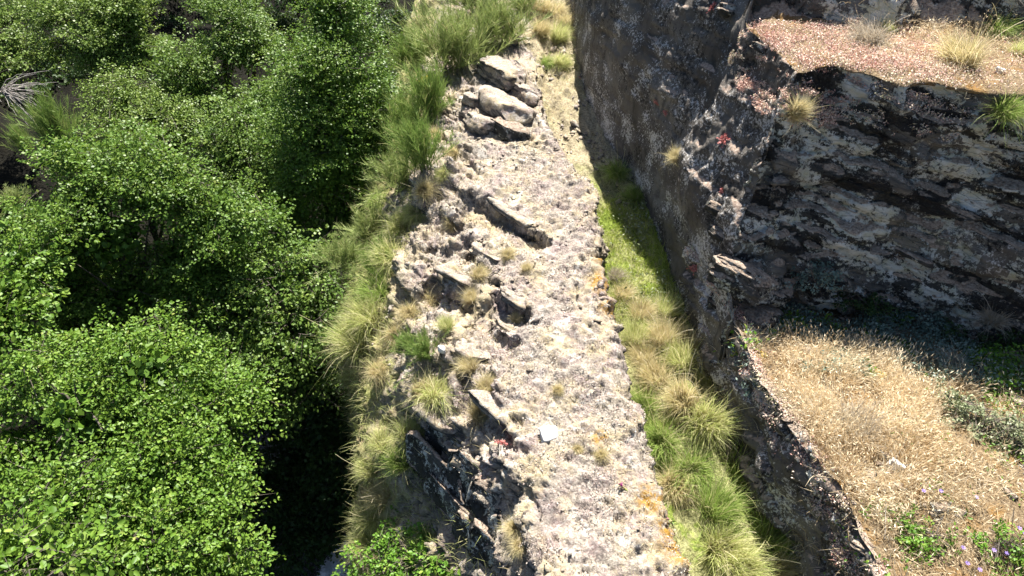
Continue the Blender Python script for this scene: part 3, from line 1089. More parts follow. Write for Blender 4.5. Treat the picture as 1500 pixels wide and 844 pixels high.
#@@PART2
# ------------------------------------------------------------------ rocks
def rock_mesh(name, dims, seed, mat, step=0.035, layered=0.05, lump=0.10, power=5.0, attrs=True):
    """a block of bedded rock: x along the bed, z across it"""
    dx, dy, dz = dims
    n = [max(5, int(round(d / step))) for d in dims]
    U, F = box_grid(*n)
    rr = np.random.default_rng(seed)
    q = U * 2 - 1
    r = (np.abs(q) ** power).sum(1) ** (1 / power)
    h = np.array(dims) * 0.5
    P = q / r[:, None] * np.abs(q).max(1)[:, None] * h
    off = seed * 3.17
    # broken faces: the block is cut by planes
    for _ in range(14):
        nn = unit(rr.normal(size=3) * np.array([1, 1, 0.6]))
        sup = np.abs(nn * h).sum()
        c = sup * rr.uniform(0.52, 0.80)
        e = P @ nn - c
        P = P - np.maximum(e, 0)[:, None] * nn
    N = vnormals(P, F)
    k = np.floor(P[:, 2] / 0.045 + 0.4 * fbm(P * 4 + off, 2, seed))
    lay = (_hash(k, k * 0 + seed, k * 0 + 5, 7) - 0.5) * 2 * layered * (1 - np.abs(N[:, 2]))
    d = lay + lump * 0.5 * fbm(P * 2.2 + off, 3, seed + 3) * min(1, min(dims) * 3) + 0.012 * fbm(P * 12 + off, 3, seed + 8)
    P = P + N * d[:, None]
    return new_mesh(name, P, F, mat, True, {'soil': np.zeros(len(P)), 'orange': np.zeros(len(P))})


def bed_matrix(p, yaw=0.0, tilt=0.0):
    B = Matrix(((BT1[0], BT2[0], BN[0]), (BT1[1], BT2[1], BN[1]), (BT1[2], BT2[2], BN[2]))).to_4x4()
    return Matrix.Translation(Vector(tuple(p))) @ B @ Matrix.Rotation(yaw, 4, 'Z') @ Matrix.Rotation(tilt, 4, 'X')


RG = ('rock_ridge',)
# beds of the ridge that stand out as slabs over its broken left side
slabs = []
for k, (a, b, dep, run) in enumerate(SCARPS):
    A, B = at_z(*a, -0.08), at_z(*b, -0.08)
    p, nrm = spot((a[0] + b[0]) / 2 + 6, (a[1] + b[1]) / 2 - 9, RG)
    slabs.append((p - np.array([0, 0, 0.07]), np.linalg.norm(B - A) * 0.9, 0.42, 0.13, 0.08 * (k % 3)))
for px, py, z, L, W, T, yaw in ((668, 655, -0.95, 0.9, 0.6, 0.24, 0.1), (640, 690, -1.15, 1.0, 0.5, 0.2, 0.0), (700, 712, -0.9, 1.1, 0.6, 0.24, 0.0),
                              (665, 745, -1.3, 1.1, 0.45, 0.18, -0.1), (738, 757, -0.75, 1.0, 0.6, 0.25, 0.0), (700, 795, -1.25, 1.0, 0.4, 0.16, -0.1), (774, 812, -0.7, 0.9, 0.6, 0.28, -0.1),
                              (742, 835, -1.1, 1.0, 0.5, 0.2, 0.0)):
    slabs.append((at_z(px, py, z), L, W, T, yaw, 1.5 + 0.1 * (px % 3)))
for k, (c, L, W, T, yaw, *tl) in enumerate(slabs):
    o = link('slab', rock_mesh('slab', (L * 1.5, W, T * 0.55) if tl else (L, W, T), 500 + k, M['cliff'] if tl else M['ridge'], 0.03, 0.05, 0.08), ridge_o)
    o.matrix_world = bed_matrix(c, yaw, tl[0] if tl else 0.0)

# loose boulders and stones, each a thing
ROCKS = [  # px, py, z offset, dims, yaw, tilt, material, label
    (733, 108, 0.02, (1.7, 0.9, 0.42), -0.35, 0.1, 'ridge', 'large grey boulder with dark left face, farthest on the ridge crest'),
    (765, 138, 0.0, (0.95, 0.5, 0.32), -0.2, 0.0, 'ridge', 'small dark boulder tucked below the farthest crest boulder'),
    (738, 158, 0.03, (1.5, 0.75, 0.34), -0.3, 0.05, 'ridge', 'moss crusted flat boulder in the middle of the crest row'),
    (702, 188, 0.05, (0.8, 0.55, 0.34), -0.1, 0.0, 'ridge', 'angular dark grey block at left of the pale crest stone'),
    (745, 196, 0.06, (0.85, 0.45, 0.26), 0.1, 0.15, 'cliff', 'pale grey split stone at near end of the boulder row'),
    (690, 150, 0.0, (0.4, 0.32, 0.25), 0.3, 0.0, 'ridge', 'small rounded rock left of the mossy crest boulder'),
    (772, 172, 0.0, (0.42, 0.34, 0.3), 0.2, 0.0, 'ridge', 'dark rock at right end of the mossy crest boulder'),
    (748, 62, 0.03, (0.4, 0.3, 0.3), 0.3, 0.0, 'ridge', 'small dark rock half hidden beside the far broom bush'),
    (803, 637, 0.015, (0.30, 0.20, 0.05), 0.9, -0.25, 'pale_stone', 'flat white stone chip lying on the near ridge top'),
    (1310, 682, 0.02, (0.22, 0.13, 0.08), 0.2, 0.1, 'pale_stone', 'pale lilac stone among the dry grass of the lower terrace'),
    (1462, 106, 0.02, (0.12, 0.09, 0.07), 0.2, 0.0, 'pale_stone', 'small white stone on the upper terrace edge'),
    (1262, 805, 0.02, (0.25, 0.12, 0.07), 0.2, 0.0, 'cliff', 'pale rock slab at the near lip of the lower terrace'),
    (647, 513, 0.02, (0.17, 0.13, 0.08), 0.4, 0.0, 'pale_stone', 'cream rounded stone on the left slope of the ridge'),
    (712, 782, 0.06, (0.6, 0.16, 0.10), 0.0, 0.0, 'cliff', 'long thin splinter of rock below the near ridge edge'),
    (665, 717, 0.08, (0.42, 0.12, 0.07), 0.15, 0.3, 'ridge', 'thin upright rock plate with crusted rim on shaded crag'),
    (1112, 72, 0.02, (0.30, 0.16, 0.09), 0.2, 0.0, 'cliff', 'dark flat stone at the left tip of the upper terrace'),
    (1065, 18, 0.02, (0.24, 0.2, 0.16), 0.0, 0.0, 'cliff', 'dark stub of rock above the tip of upper terrace'),
]
for k, (px, py, dz, dims, yaw, tilt, mt, lab) in enumerate(ROCKS):
    p, nrm = spot(px, py)
    st = 0.035 if max(dims) > 0.3 else 0.02
    o = link('rock' if max(dims) < 0.6 else 'boulder', rock_mesh('rock', dims, 700 + k, M[mt], st, 0.03, 0.10, 4.0))
    o.matrix_world = bed_matrix(p + np.array([0, 0, dz + dims[2] * 0.02]), yaw, tilt)
    if dims[2] < 0.06:
        o.matrix_world = Matrix.Translation(Vector(tuple(p + np.array([0, 0, 0.02])))) @ Matrix.Rotation(0.35, 4, 'Z') @ Matrix.Rotation(0.12, 4, 'X')
    tag(o, lab, 'boulder' if max(dims) >= 0.6 else 'rock')

# buttress of tilted beds at the foot of the corner, and ledges of the step face
step_o = CL['cliff_step'][0]
for k, (px, py, L, W, T, yaw) in enumerate(((1072, 402, 1.05, 0.55, 0.36, 0.1), (1100, 455, 1.1, 0.6, 0.32, 0.0), (1065, 395, 0.55, 0.30, 0.14, 0.0), (1090, 425, 0.6, 0.36, 0.13, 0.1), (1105, 452, 0.65, 0.4, 0.12, 0.0), (1110, 485, 0.6, 0.4, 0.11, -0.1),
                                             (1050, 345, 0.4, 0.25, 0.14, 0.2), (1125, 465, 0.6, 0.35, 0.12, 0.2), (1045, 310, 0.4, 0.22, 0.16, 0.3), (1150, 490, 0.5, 0.3, 0.1, 0.0),
                                             (1400, 300, 0.9, 0.3, 0.09, 0.05), (1330, 375, 1.0, 0.3, 0.08, 0.0))):
    p, nrm = spot(px, py, ('cliff_step', 'cliff_terrace'))
    o = link('slab', rock_mesh('slab', (L, W, T), 900 + k, M['cliff'], 0.03, 0.04, 0.07), step_o)
    o.matrix_world = bed_matrix(p - nrm * 0.07, yaw)

# ------------------------------------------------------------------ trees of the gorge
def lob(*rows):
    out = []
    for px, py, t, r, *k in rows:
        rz = k[0] if k else 1.0
        R = r * t / FPX * 0.80
        out.append((at_t(px, py, t), np.array([R, R * 1.05, R * rz])))
    return out


G = 'trees of the gorge bank'
make_tree('hazel_tree', 'bright fresh-green hazel filling the near left corner', 'tree',
          lob((120, 610, 9.3, 95), (215, 545, 9.6, 85), (285, 615, 9.6, 58), (130, 735, 8.9, 105), (285, 745, 9.1, 62), (50, 555, 9.7, 62), (235, 680, 9.1, 80), (25, 660, 9.4, 55), (225, 810, 8.4, 90), (320, 820, 8.8, 52), (90, 830, 8.4, 80), (350, 600, 10.2, 30)),
          M['leaf_bright'], 0.050, 3500, 1, 24, False, G, 0.12, 0.08, clump=1.0)
make_tree('hazel_tree', 'broad dark-green hazel with rounded top in the middle of the left bank', 'tree',
          lob((125, 295, 12.2, 80), (225, 270, 12.4, 86), (325, 315, 12.5, 78), (165, 350, 11.9, 95), (275, 385, 12.7, 90), (50, 372, 12.4, 58), (190, 445, 12.6, 90), (330, 445, 12.8, 75), (85, 455, 12.2, 75)),
          M['leaf_hazel'], 0.054, 3700, 2, 24, True, G, 0.1, -0.05, clump=1.1)
make_tree('alder_tree', 'shaded tree with layered sprays leaning over the stream', 'tree',
          lob((415, 405, 12.6, 65, 0.7), (455, 470, 12.5, 62, 0.6), (400, 515, 12.4, 72, 0.6), (335, 510, 12.2, 62, 0.6), (470, 400, 12.8, 42, 0.6), (440, 560, 12.6, 40, 0.6)),
          M['leaf_alder'], 0.064, 1150, 3, 24, True, G, 0.25, 0.12, clump=0.9)
make_tree('alder_tree', 'tall upright alder beside the far end of the ridge', 'tree',
          lob((488, 25, 14.5, 66, 1.3), (462, 105, 14.4, 72, 1.2), (515, 120, 14.6, 70, 1.2), (485, 190, 14.5, 84, 1.2), (520, 245, 14.8, 62, 1.2), (455, 255, 14.5, 62), (500, 320, 14.9, 50), (540, 180, 15.0, 40), (425, 190, 14.8, 40)),
          M['leaf_hazel'], 0.050, 4100, 4, 22, True, G, 0.05, -0.1, clump=1.2)
make_tree('oak_tree', 'olive-green tree at the top left, left of the dark hollow', 'tree',
          lob((125, 48, 17.4, 54), (188, 25, 17.8, 56), (95, 12, 18, 40), (205, 78, 17.9, 36), (160, 85, 17.8, 38)),
          M['leaf_willow'], 0.056, 2300, 5, 22, True, G, 0.05, 0.1, clump=0.9)
make_tree('alder_tree', 'grey-green leafy tree at top centre of the left bank', 'tree',
          lob((335, 45, 17.4, 44), (375, 72, 17.6, 36), (275, 112, 17.0, 44), (300, 150, 16.9, 34), (325, 5, 18.6, 44)),
          M['leaf_alder'], 0.058, 2000, 6, 22, True, G, 0.1, 0.2, clump=0.8)
make_tree('willow_bush', 'dull olive rounded bush below the two top trees', 'bush',
          lob((185, 150, 16.3, 45), (225, 180, 16.0, 45), (265, 185, 15.9, 35), (170, 190, 15.8, 35), (230, 150, 16.5, 35)),
          M['leaf_willow'], 0.05, 1300, 7, 22, True, None, 0.0, -0.3)
make_tree('alder_tree', 'mid-green tree between the broad hazel and the upright alder', 'tree',
          lob((370, 185, 15.8, 55), (325, 215, 15.6, 45), (410, 245, 15.5, 52), (370, 275, 15.4, 52), (425, 315, 15.2, 46), (390, 150, 16.4, 36), (465, 355, 14.2, 30)),
          M['leaf_alder'], 0.058, 2300, 8, 22, True, G, 0.1, 0.2, clump=0.8)
make_tree('hazel_tree', 'sunlit sprig of hazel crown cut by the left edge', 'tree',
          lob((5, 420, 10.4, 50), (20, 395, 10.6, 35), (-20, 460, 10.2, 45)), M['leaf_bright'], 0.075, 420, 9, 22, False, G, 0.1, -0.3)
make_tree('willow_tree', 'pale grey-green tree cut by the top left edge', 'tree',
          lob((12, 65, 17.5, 38), (-20, 110, 17.3, 45), (15, 100, 17.2, 25), (0, 20, 18.5, 40)), M['leaf_willow'], 0.06, 700, 10, 22, True, G, 0.0, -0.3)
make_tree('hazel_sapling', 'broad-leaved sapling tip at the very bottom left corner', 'sapling',
          lob((35, 815, 7.6, 45), (80, 850, 7.4, 50), (15, 850, 7.5, 40)), M['leaf_bright'], 0.075, 170, 11, 20, False, None, 0.1, -0.5)
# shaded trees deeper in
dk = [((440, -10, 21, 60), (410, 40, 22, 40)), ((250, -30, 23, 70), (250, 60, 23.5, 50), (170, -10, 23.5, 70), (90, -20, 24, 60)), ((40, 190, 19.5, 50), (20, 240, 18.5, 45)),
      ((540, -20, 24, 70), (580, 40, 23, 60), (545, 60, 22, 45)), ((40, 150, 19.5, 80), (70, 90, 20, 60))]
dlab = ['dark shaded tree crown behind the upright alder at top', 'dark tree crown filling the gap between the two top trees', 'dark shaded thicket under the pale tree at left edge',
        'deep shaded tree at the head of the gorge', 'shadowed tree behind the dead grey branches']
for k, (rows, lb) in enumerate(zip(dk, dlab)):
    make_tree('shaded_tree', lb, 'tree', lob(*[(r_[0], r_[1], r_[2] + 3.0, r_[3] * 0.9) for r_ in rows]), M['leaf_painted_shade'], 0.085, 480, 40 + k, 22, True, G, 0.1, -0.25)
# darker understorey low on the bank; dark gorge foliage added to stand in for shade
ul = ['low shaded bush beneath the broad hazel', 'low shaded bush beneath the stream alder', 'low shaded bush under the near hazel', 'low shaded bush by the gorge head', 'low shaded bush beneath the mid-green tree', 'added dark foliage standing in for shade on the gorge wall under the slope bulge', 'added dark foliage standing in for shade low in the gorge above the white water', 'added dark foliage standing in for shade at the stream bank right of the near hazel']
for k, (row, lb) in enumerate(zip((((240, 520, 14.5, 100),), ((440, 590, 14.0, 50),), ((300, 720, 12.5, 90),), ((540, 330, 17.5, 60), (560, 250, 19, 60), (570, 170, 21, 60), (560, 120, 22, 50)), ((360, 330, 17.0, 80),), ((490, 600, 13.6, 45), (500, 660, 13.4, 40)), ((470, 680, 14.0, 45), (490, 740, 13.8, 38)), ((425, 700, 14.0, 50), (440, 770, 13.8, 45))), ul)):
    make_tree('shaded_bush', lb, 'bush', lob(*row), M['leaf_painted_shade'], 0.08, 420, 60 + k, 22, True, 'shaded understorey bushes', 0.1, -0.4)
# small leafy bushes on the foot of the ridge
for k, (rows, lf, lb) in enumerate(((((575, 815, 9.6, 38), (605, 835, 9.3, 35), (550, 835, 9.8, 28)), 0.045, 'fresh-green small-leaved bush at the ridge foot, bottom edge'),
                                     (((650, 822, 9.2, 24), (675, 838, 9.0, 26)), 0.06, 'bright broad-leaved bramble below the near crag'),
                                     (((608, 745, 10.4, 22), (600, 720, 10.5, 14)), 0.045, 'little green bush halfway down the ridge foot'))):
    L_ = lob(*rows)
    make_tree('leafy_bush', lb, 'bush', L_, M['leaf_herb'], lf, 150 if k else 260, 80 + k, 18, False, None, 0.0, -0.6, base=L_[0][0] - np.array([0, 0, 0.6]), spray_len=0.16)

M['leaf_sage'] = leaf_material('grey_green_leaf', [(0.0, (0.13, 0.16, 0.08)), (0.6, (0.24, 0.27, 0.15)), (1.0, (0.38, 0.38, 0.24))], 0.15)
for k, (px, py, r, mt, n, lb) in enumerate((
        (1450, 635, 0.26, 'leaf_sage', 130, 'grey-green low shrub at the right side of the dry terrace'), (1395, 605, 0.20, 'leaf_sage', 90, 'smaller grey-green shrub left of the right-hand one'),
        (1490, 545, 0.22, 'leaf_herb', 90, 'green shrub at right edge where the shadow ends'), (1250, 445, 0.24, 'leaf_painted_shade', 110, 'dark shrub in the shade under the middle of the step face'),
        (1340, 470, 0.28, 'leaf_blue', 130, 'blue-green shrub in the shade, largest under the step face'), (1420, 510, 0.26, 'leaf_painted_shade', 110, 'dark shrub in the shade near the right edge'),
        (1480, 500, 0.24, 'leaf_painted_shade', 100, 'dark shrub under the right end of the step face'), (1190, 410, 0.2, 'leaf_blue', 90, 'blue-green clump in the shaded left corner of the terrace'),
        (1290, 505, 0.18, 'leaf_blue', 80, 'pale blue-green clump beside the golden moss'), (1345, 785, 0.12, 'leaf_herb', 40, 'small green weed near the terrace lip'), (1465, 810, 0.16, 'leaf_herb', 60, 'green weed among the purple flowers'))):
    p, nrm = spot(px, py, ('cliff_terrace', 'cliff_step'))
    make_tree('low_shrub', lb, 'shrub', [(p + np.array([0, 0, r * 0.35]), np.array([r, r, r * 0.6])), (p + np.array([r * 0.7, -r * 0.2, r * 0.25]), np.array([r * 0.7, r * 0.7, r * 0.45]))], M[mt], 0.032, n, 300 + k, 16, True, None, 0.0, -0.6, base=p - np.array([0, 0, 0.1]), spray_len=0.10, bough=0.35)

# ------------------------------------------------------------------ broom shrubs
def broom_mesh(seed, mat, n_main=46, r=0.5, h=0.8, twigs=34, spread=0.75):
    rng = np.random.default_rng(seed)
    a = rng.uniform(0, 2 * math.pi, n_main)
    tilt = np.abs(rng.normal(0, spread, n_main)) * 0.8
    d = np.stack([np.cos(a) * np.sin(tilt), np.sin(a) * np.sin(tilt), np.cos(tilt) + 0.15], 1)
    L = h * rng.uniform(0.55, 1.1, n_main)
    base = rng.normal(size=(n_main, 3)) * np.array([r * 0.16, r * 0.16, 0])
    base[:, 2] -= 0.05
    stems = blade_mesh(base, d, L, np.full(n_main, 0.012), np.full(n_main, 0.12), 4, np.full(n_main, 0.1), rng)
    k = n_main * twigs
    i = np.repeat(np.arange(n_main), twigs)
    f = rng.uniform(0.22, 1.0, k)
    D = unit(d)
    b2 = base[i] + D[i] * (L[i] * f)[:, None] + np.array([0, 0, -1.0]) * (0.12 * L[i] * f ** 2)[:, None]
    d2 = unit(D[i] + 0.42 * rng.normal(size=(k, 3)) + np.array([0, 0, 0.35]))
    l2 = h * rng.uniform(0.12, 0.38, k) * (1.15 - 0.5 * f)
    tw = blade_mesh(b2, d2, l2, np.full(k, 0.0085), rng.uniform(-0.1, 0.25, k), 2, np.clip(rng.normal(0.5, 0.27, k), 0, 1), rng)
    tw = (tw[0], tw[1], tw[2], tw[3] * 0.5 + 0.5)
    V, F, T, A = merge([stems, tw])
    return new_mesh('broom_bush', V, F, mat, False, {'tint': T, 'along': A})


BR = [broom_mesh(1, M['broom_pale'], 85, 0.8, 0.95, 60, 0.95), broom_mesh(2, M['broom'], 70, 0.6, 0.8, 52, 0.8), broom_mesh(3, M['broom_pale'], 70, 0.6, 0.7, 52, 0.9), broom_mesh(4, M['broom'], 55, 0.4, 0.9, 48, 0.5)]
RG = ('rock_ridge',)
for px, py, v, s, sz, lab in (
        (660, 95, 0, 1.15, 1.15, 'largest pale green broom bush at the far end of the ridge'),
        (730, 60, 0, 0.85, 0.9, 'pale broom bush right of the largest one, above the boulders'),
        (605, 95, 1, 0.9, 0.9, 'broom bush overhanging the dark gorge at the far end'),
        (700, 10, 2, 1.1, 1.1, 'farthest broom bush on the crest, at the top edge'),
        (770, 15, 2, 0.7, 0.7, 'sparse twiggy broom bush by the far channel end'),
        (630, 175, 3, 0.85, 1.0, 'upright broom just left of the crest boulders'),
        (600, 205, 1, 0.9, 1.0, 'tall green broom on the ridge slope beside the alder'),
        (620, 245, 3, 0.8, 0.9, 'green broom below the tall one on the left slope'),
        (590, 270, 2, 0.75, 0.8, 'dense broom at the slope edge by the alder foot'),
        (545, 345, 2, 0.7, 0.7, 'pale broom hanging over the gorge mid-slope'),
        (505, 385, 2, 0.55, 0.6, 'greyish thin broom at the leftmost bulge of the slope'),
        (560, 400, 1, 0.6, 0.6, 'dark green broom patch at mid-slope'),
        (625, 520, 1, 0.38, 0.4, 'small green broom sprig among the pink crust'),
        (600, 515, 3, 0.32, 0.35, 'tiny upright broom sprig left of the small one')):
    p, nrm = spot(px, py, RG)
    place('broom_bush', BR[v], p, nrm, px * 0.37, s * 1.55, lab, 'bush', 'broom bushes on the ridge slope', 0.25, sz * 1.35)
for px, py, z, v, s, sz, lab in ((92, 205, -1.3, 3, 1.25, 1.5, 'bright green upright broom in the dark hollow at left'), (35, 215, -1.8, 3, 0.7, 0.9, 'dim broom left of the bright one in the hollow'), (15, 285, -1.6, 2, 0.7, 0.5, 'yellowing broom at the left edge above the broad hazel')):
    p = at_z(px, py, z)
    place('broom_bush', BR[v], p - np.array([0, 0, 0.2]), (0, 0, 1), px * 0.2, s, lab, 'bush', 'broom bushes in the left hollow', 0, sz)

# dead grey branches at the left edge
rng = np.random.default_rng(77)
root_p = at_t(5, 135, 16.6)
parts = []
for k in range(46):
    d = unit(np.array([0.75, -0.15, 0.25]) + rng.normal(size=3) * np.array([0.35, 0.3, 0.35]))
    L = rng.uniform(0.5, 1.15)
    t = np.linspace(0, 1, 7)[:, None]
    pts = d * L * t + np.array([0.1, 0, -0.35]) * L * t ** 2 + np.cumsum(rng.normal(size=(7, 3)), 0) * 0.02
    parts.append(tube(pts, np.linspace(0.012, 0.004, 7), 4))
V, F, T, A = merge(parts)
o = link('dead_branches', new_mesh('dead_branches', V, F, M['grey_wood'], True), None, root_p)
tag(o, 'fan of bare grey dead branches at the left edge', 'branches')

# ------------------------------------------------------------------ grass tufts
TM = {}
for mk in ('g_green', 'g_mid', 'g_straw', 'g_grey'):
    for v in range(3):
        ln = [(0.25, 0.1), (-0.3, 0.15), (0.1, -0.35)][v]
        TM[mk, v] = tuft_mesh('grass_tuft', M[mk], 1000 + v * 7 + len(mk), 1050, 0.085, 0.42, ln, 0.30 + 0.2 * v, 0.0055)
FL = ('channel_floor',)
CH = [  # px, py, colour, size, label
    (1120, 800, 'g_green', 1.15, 'largest spiky green tuft at the near end of the channel by the shadow'),
    (1078, 702, 'g_green', 1.2, 'big deep green tuft beside the channel shadow, second from the near end'),
    (1042, 752, 'g_green', 1.0, 'green swept tuft between the two biggest channel tufts'),
    (1055, 805, 'g_mid', 1.0, 'pale swept tuft left of the nearest spiky one'),
    (1082, 835, 'g_mid', 0.9, 'yellow-green tuft cut by the bottom edge in the channel'),
    (1135, 838, 'g_straw', 0.8, 'straw tuft at the bottom edge under the hewn wall'),
    (1012, 690, 'g_green', 0.95, 'green tuft with flattened blades at mid channel'),
    (985, 712, 'g_straw', 0.85, 'straw tuft against the ridge edge near the thistle stalk'),
    (1032, 622, 'g_mid', 1.1, 'round yellow-green tuft touching the wall shadow'),
    (968, 648, 'g_green', 0.95, 'soft green tuft against the ridge edge below the darker one'),
    (943, 600, 'g_green', 0.95, 'dark green tuft hugging the ridge edge'),
    (1002, 590, 'g_straw', 1.0, 'blond tuft in the middle of the channel above the round one'),
    (1035, 570, 'g_mid', 0.95, 'olive tuft next to the wall above the round one'),
    (963, 560, 'g_straw', 0.9, 'blond tuft beside the ridge edge above the dark green one'),
    (998, 536, 'g_mid', 0.95, 'shaggy olive blond tuft at mid channel'),
    (943, 529, 'g_straw', 0.85, 'straw tuft by the ridge edge with bent blades'),
    (930, 500, 'g_mid', 0.8, 'dark-hearted small tuft by the ridge edge'),
    (968, 503, 'g_straw', 0.85, 'tan tuft left of the wall at two thirds height'),
    (1003, 505, 'g_straw', 0.8, 'brown-blond tuft in the wall shadow edge'),
    (937, 466, 'g_straw', 0.8, 'brownish tuft just below the lime green grass'),
    (970, 463, 'g_mid', 0.8, 'yellow tuft just below the lime grass by the wall'),
    (910, 434, 'g_straw', 0.6, 'small straw tuft next to the orange lichen'),
    (900, 408, 'g_grey', 0.5, 'little brown withered tuft under the ridge edge'),
    (815, 60, 'g_mid', 1.0, 'green tuft at the foot of the far wall'),
    (800, 95, 'g_green', 0.7, 'green tuft beside the farthest boulder'),
    (820, 95, 'g_mid', 0.8, 'yellow tuft on the far channel path'),
    (790, 50, 'g_straw', 0.9, 'straw tuft on the far channel path by the broom'),
    (815, 20, 'g_straw', 1.0, 'straw tuft at the top edge of the channel path'),
    (828, 35, 'g_straw', 0.8, 'pale tuft leaning on the far wall'),
    (795, 20, 'g_straw', 1.0, 'blond tuft beside the twiggy broom'),
    (905, 255, 'g_green', 0.8, 'shaded green tuft in the dark part of the channel'),
    (930, 290, 'g_green', 0.7, 'shaded tuft against the wall foot by the lime grass')]
for k, (px, py, mk, s, lab) in enumerate(CH):
    p, nrm = spot(px, py, FL)
    place('grass_tuft', TM[mk, k % 3], p, nrm, k * 2.4, s * 1.4, lab, 'grass tuft', 'grass tufts in the channel', 0.2, s * (1.45 + 0.15 * (k % 3)))
SL = [
    (525, 505, 'g_mid', 1.3, 'long pale tuft spilling over the gorge at the slope bulge'),
    (545, 470, 'g_mid', 1.2, 'pale green tuft above the spilling one'),
    (560, 430, 'g_green', 1.2, 'green tuft at the slope edge below the dark broom'),
    (575, 380, 'g_mid', 1.1, 'yellow-green tuft beside the dark broom'),
    (590, 335, 'g_mid', 1.1, 'yellow-green tuft on the upper slope'),
    (610, 310, 'g_mid', 1.0, 'soft tuft near the upper ledge of the slope'),
    (560, 300, 'g_green', 1.2, 'green feathery tuft at the gorge edge below the alder'),
    (620, 280, 'g_straw', 0.9, 'straw tuft above the soft one on the upper slope'),
    (640, 580, 'g_mid', 1.25, 'big blond-green mop of grass on the ledge over the shaded crag'),
    (615, 575, 'g_straw', 1.0, 'straw mop left of the biggest ledge mop'),
    (700, 610, 'g_straw', 0.75, 'straw tuft on the rim of the near scarp'),
    (712, 570, 'g_straw', 0.7, 'pale straw tuft above the rim tuft'),
    (600, 640, 'g_mid', 1.0, 'hanging tuft under the ledge mop'),
    (590, 680, 'g_green', 1.0, 'green drooping tuft on the ridge foot'),
    (560, 655, 'g_mid', 0.9, 'yellow tuft at the gorge rim'),
    (545, 690, 'g_mid', 0.9, 'pale tuft on the gorge rim below the yellow one'),
    (565, 730, 'g_straw', 0.9, 'rusty straw tuft low on the ridge foot'),
    (545, 760, 'g_mid', 0.9, 'blond tuft above the bottom bush'),
    (540, 800, 'g_mid', 1.0, 'blond tuft beside the white water'),
    (625, 785, 'g_green', 0.7, 'small dark green tuft under the near crag'),
    (755, 775, 'g_straw', 0.55, 'spiky straw tuft rooted in the crag edge'),
    (762, 800, 'g_straw', 0.5, 'spiky straw tuft hanging just below its twin on the crag'),
    (880, 668, 'g_straw', 0.40, 'little brown tuft on the near ridge top'),
    (845, 658, 'g_straw', 0.3, 'tiny straw tuft near the white stone chip'),
    (815, 572, 'g_straw', 0.35, 'small straw tuft at the middle of the ridge top'),
    (770, 395, 'g_straw', 0.4, 'small straw tuft right of the middle scarp'),
    (742, 375, 'g_straw', 0.5, 'straw tuft at the foot of the long scarp'),
    (700, 405, 'g_straw', 0.6, 'blond tuft left of the middle scarp'),
    (690, 440, 'g_straw', 0.6, 'blond tuft in the bowl left of the round hollow'),
    (755, 470, 'g_straw', 0.4, 'wisp of straw under the round hollow'),
    (655, 480, 'g_mid', 0.6, 'yellow-green tuft on the mid slope among pink crust'),
    (690, 540, 'g_straw', 0.7, 'straw tuft below the mid-slope scarp'),
    (665, 330, 'g_straw', 0.6, 'straw tuft by the upper left scarp'),
    (640, 200, 'g_straw', 0.7, 'straw tuft left of the pale crest stone'),
    (665, 225, 'g_straw', 0.6, 'straw tuft below the angular block'),
    (650, 255, 'g_mid', 0.6, 'yellowish tuft at the upper left of the ridge'),
    (630, 440, 'g_straw', 0.7, 'blond tuft on the left slope by dark slabs'),
    (600, 460, 'g_straw', 0.8, 'pale straw tuft inside the slope bulge'),
    (580, 490, 'g_straw', 0.8, 'pale straw tuft right of the spilling one'),
    (555, 545, 'g_straw', 0.9, 'rusty tuft above the overhang of the gorge'),
    (660, 400, 'g_straw', 0.5, 'short straw tuft at the slab edge mid-slope')]
for k, (px, py, mk, s, lab) in enumerate(SL):
    p, nrm = spot(px, py, RG)
    place('grass_tuft', TM[mk, (k + 1) % 3], p, nrm, k * 1.7, s * (1.4 if py < 520 and px < 600 and mk != 'g_straw' else 1.12), lab, 'grass tuft', 'grass tufts on the ridge', 0.45)
CB = ('cliff_step', 'cliff_terrace')
for k, (px, py, mk, s, lab, fo) in enumerate((
        (990, 232, 'g_straw', 0.5, 'lone blond-green tuft growing out of the hewn wall', 0.7),
        (1163, 165, 'g_straw', 0.62, 'pale spiky tuft hanging from the left of the step face', 0.6),
        (1412, 95, 'g_straw', 1.15, 'large straw tuft hanging over the upper terrace edge', 0.2),
        (1275, 62, 'g_grey', 0.9, 'grey withered tuft on the upper terrace', 0.2),
        (1298, 45, 'g_mid', 0.45, 'small green-yellow tuft beside the grey withered one', 0.2),
        (1470, 165, 'g_green', 0.75, 'bright green tuft on the right end of the step face', 0.5),
        (1462, 45, 'g_green', 0.7, 'green wispy tuft at the right end of the upper terrace', 0.1),
        (1490, 80, 'g_mid', 0.6, 'olive tuft at right edge of the upper terrace', 0.1),
        (1245, 640, 'g_grey', 1.0, 'pale fluffy mop in the dry grass of the lower terrace', 0.2),
        (1455, 470, 'g_grey', 0.7, 'shaded withered tuft under the right end of the step face', 0.2),
        (1395, 540, 'g_grey', 0.6, 'brown withered tuft at the shadow edge of the lower terrace', 0.2))):
    p, nrm = spot(px, py, CB)
    place('grass_tuft', TM[mk, k % 3], p, nrm, k * 1.3, s * 1.35, lab, 'grass tuft', 'grass tufts on the cliff', fo)

# ------------------------------------------------------------------ uncountable cover
def stuff(name, label, cat, V, F, mat, T, A=None):
    at = {'tint': T}
    if A is not None:
        at['along'] = A
    o = link(name, new_mesh(name, V, F, mat, False, at))
    tag(o, label, cat, None, 'stuff')
    return o


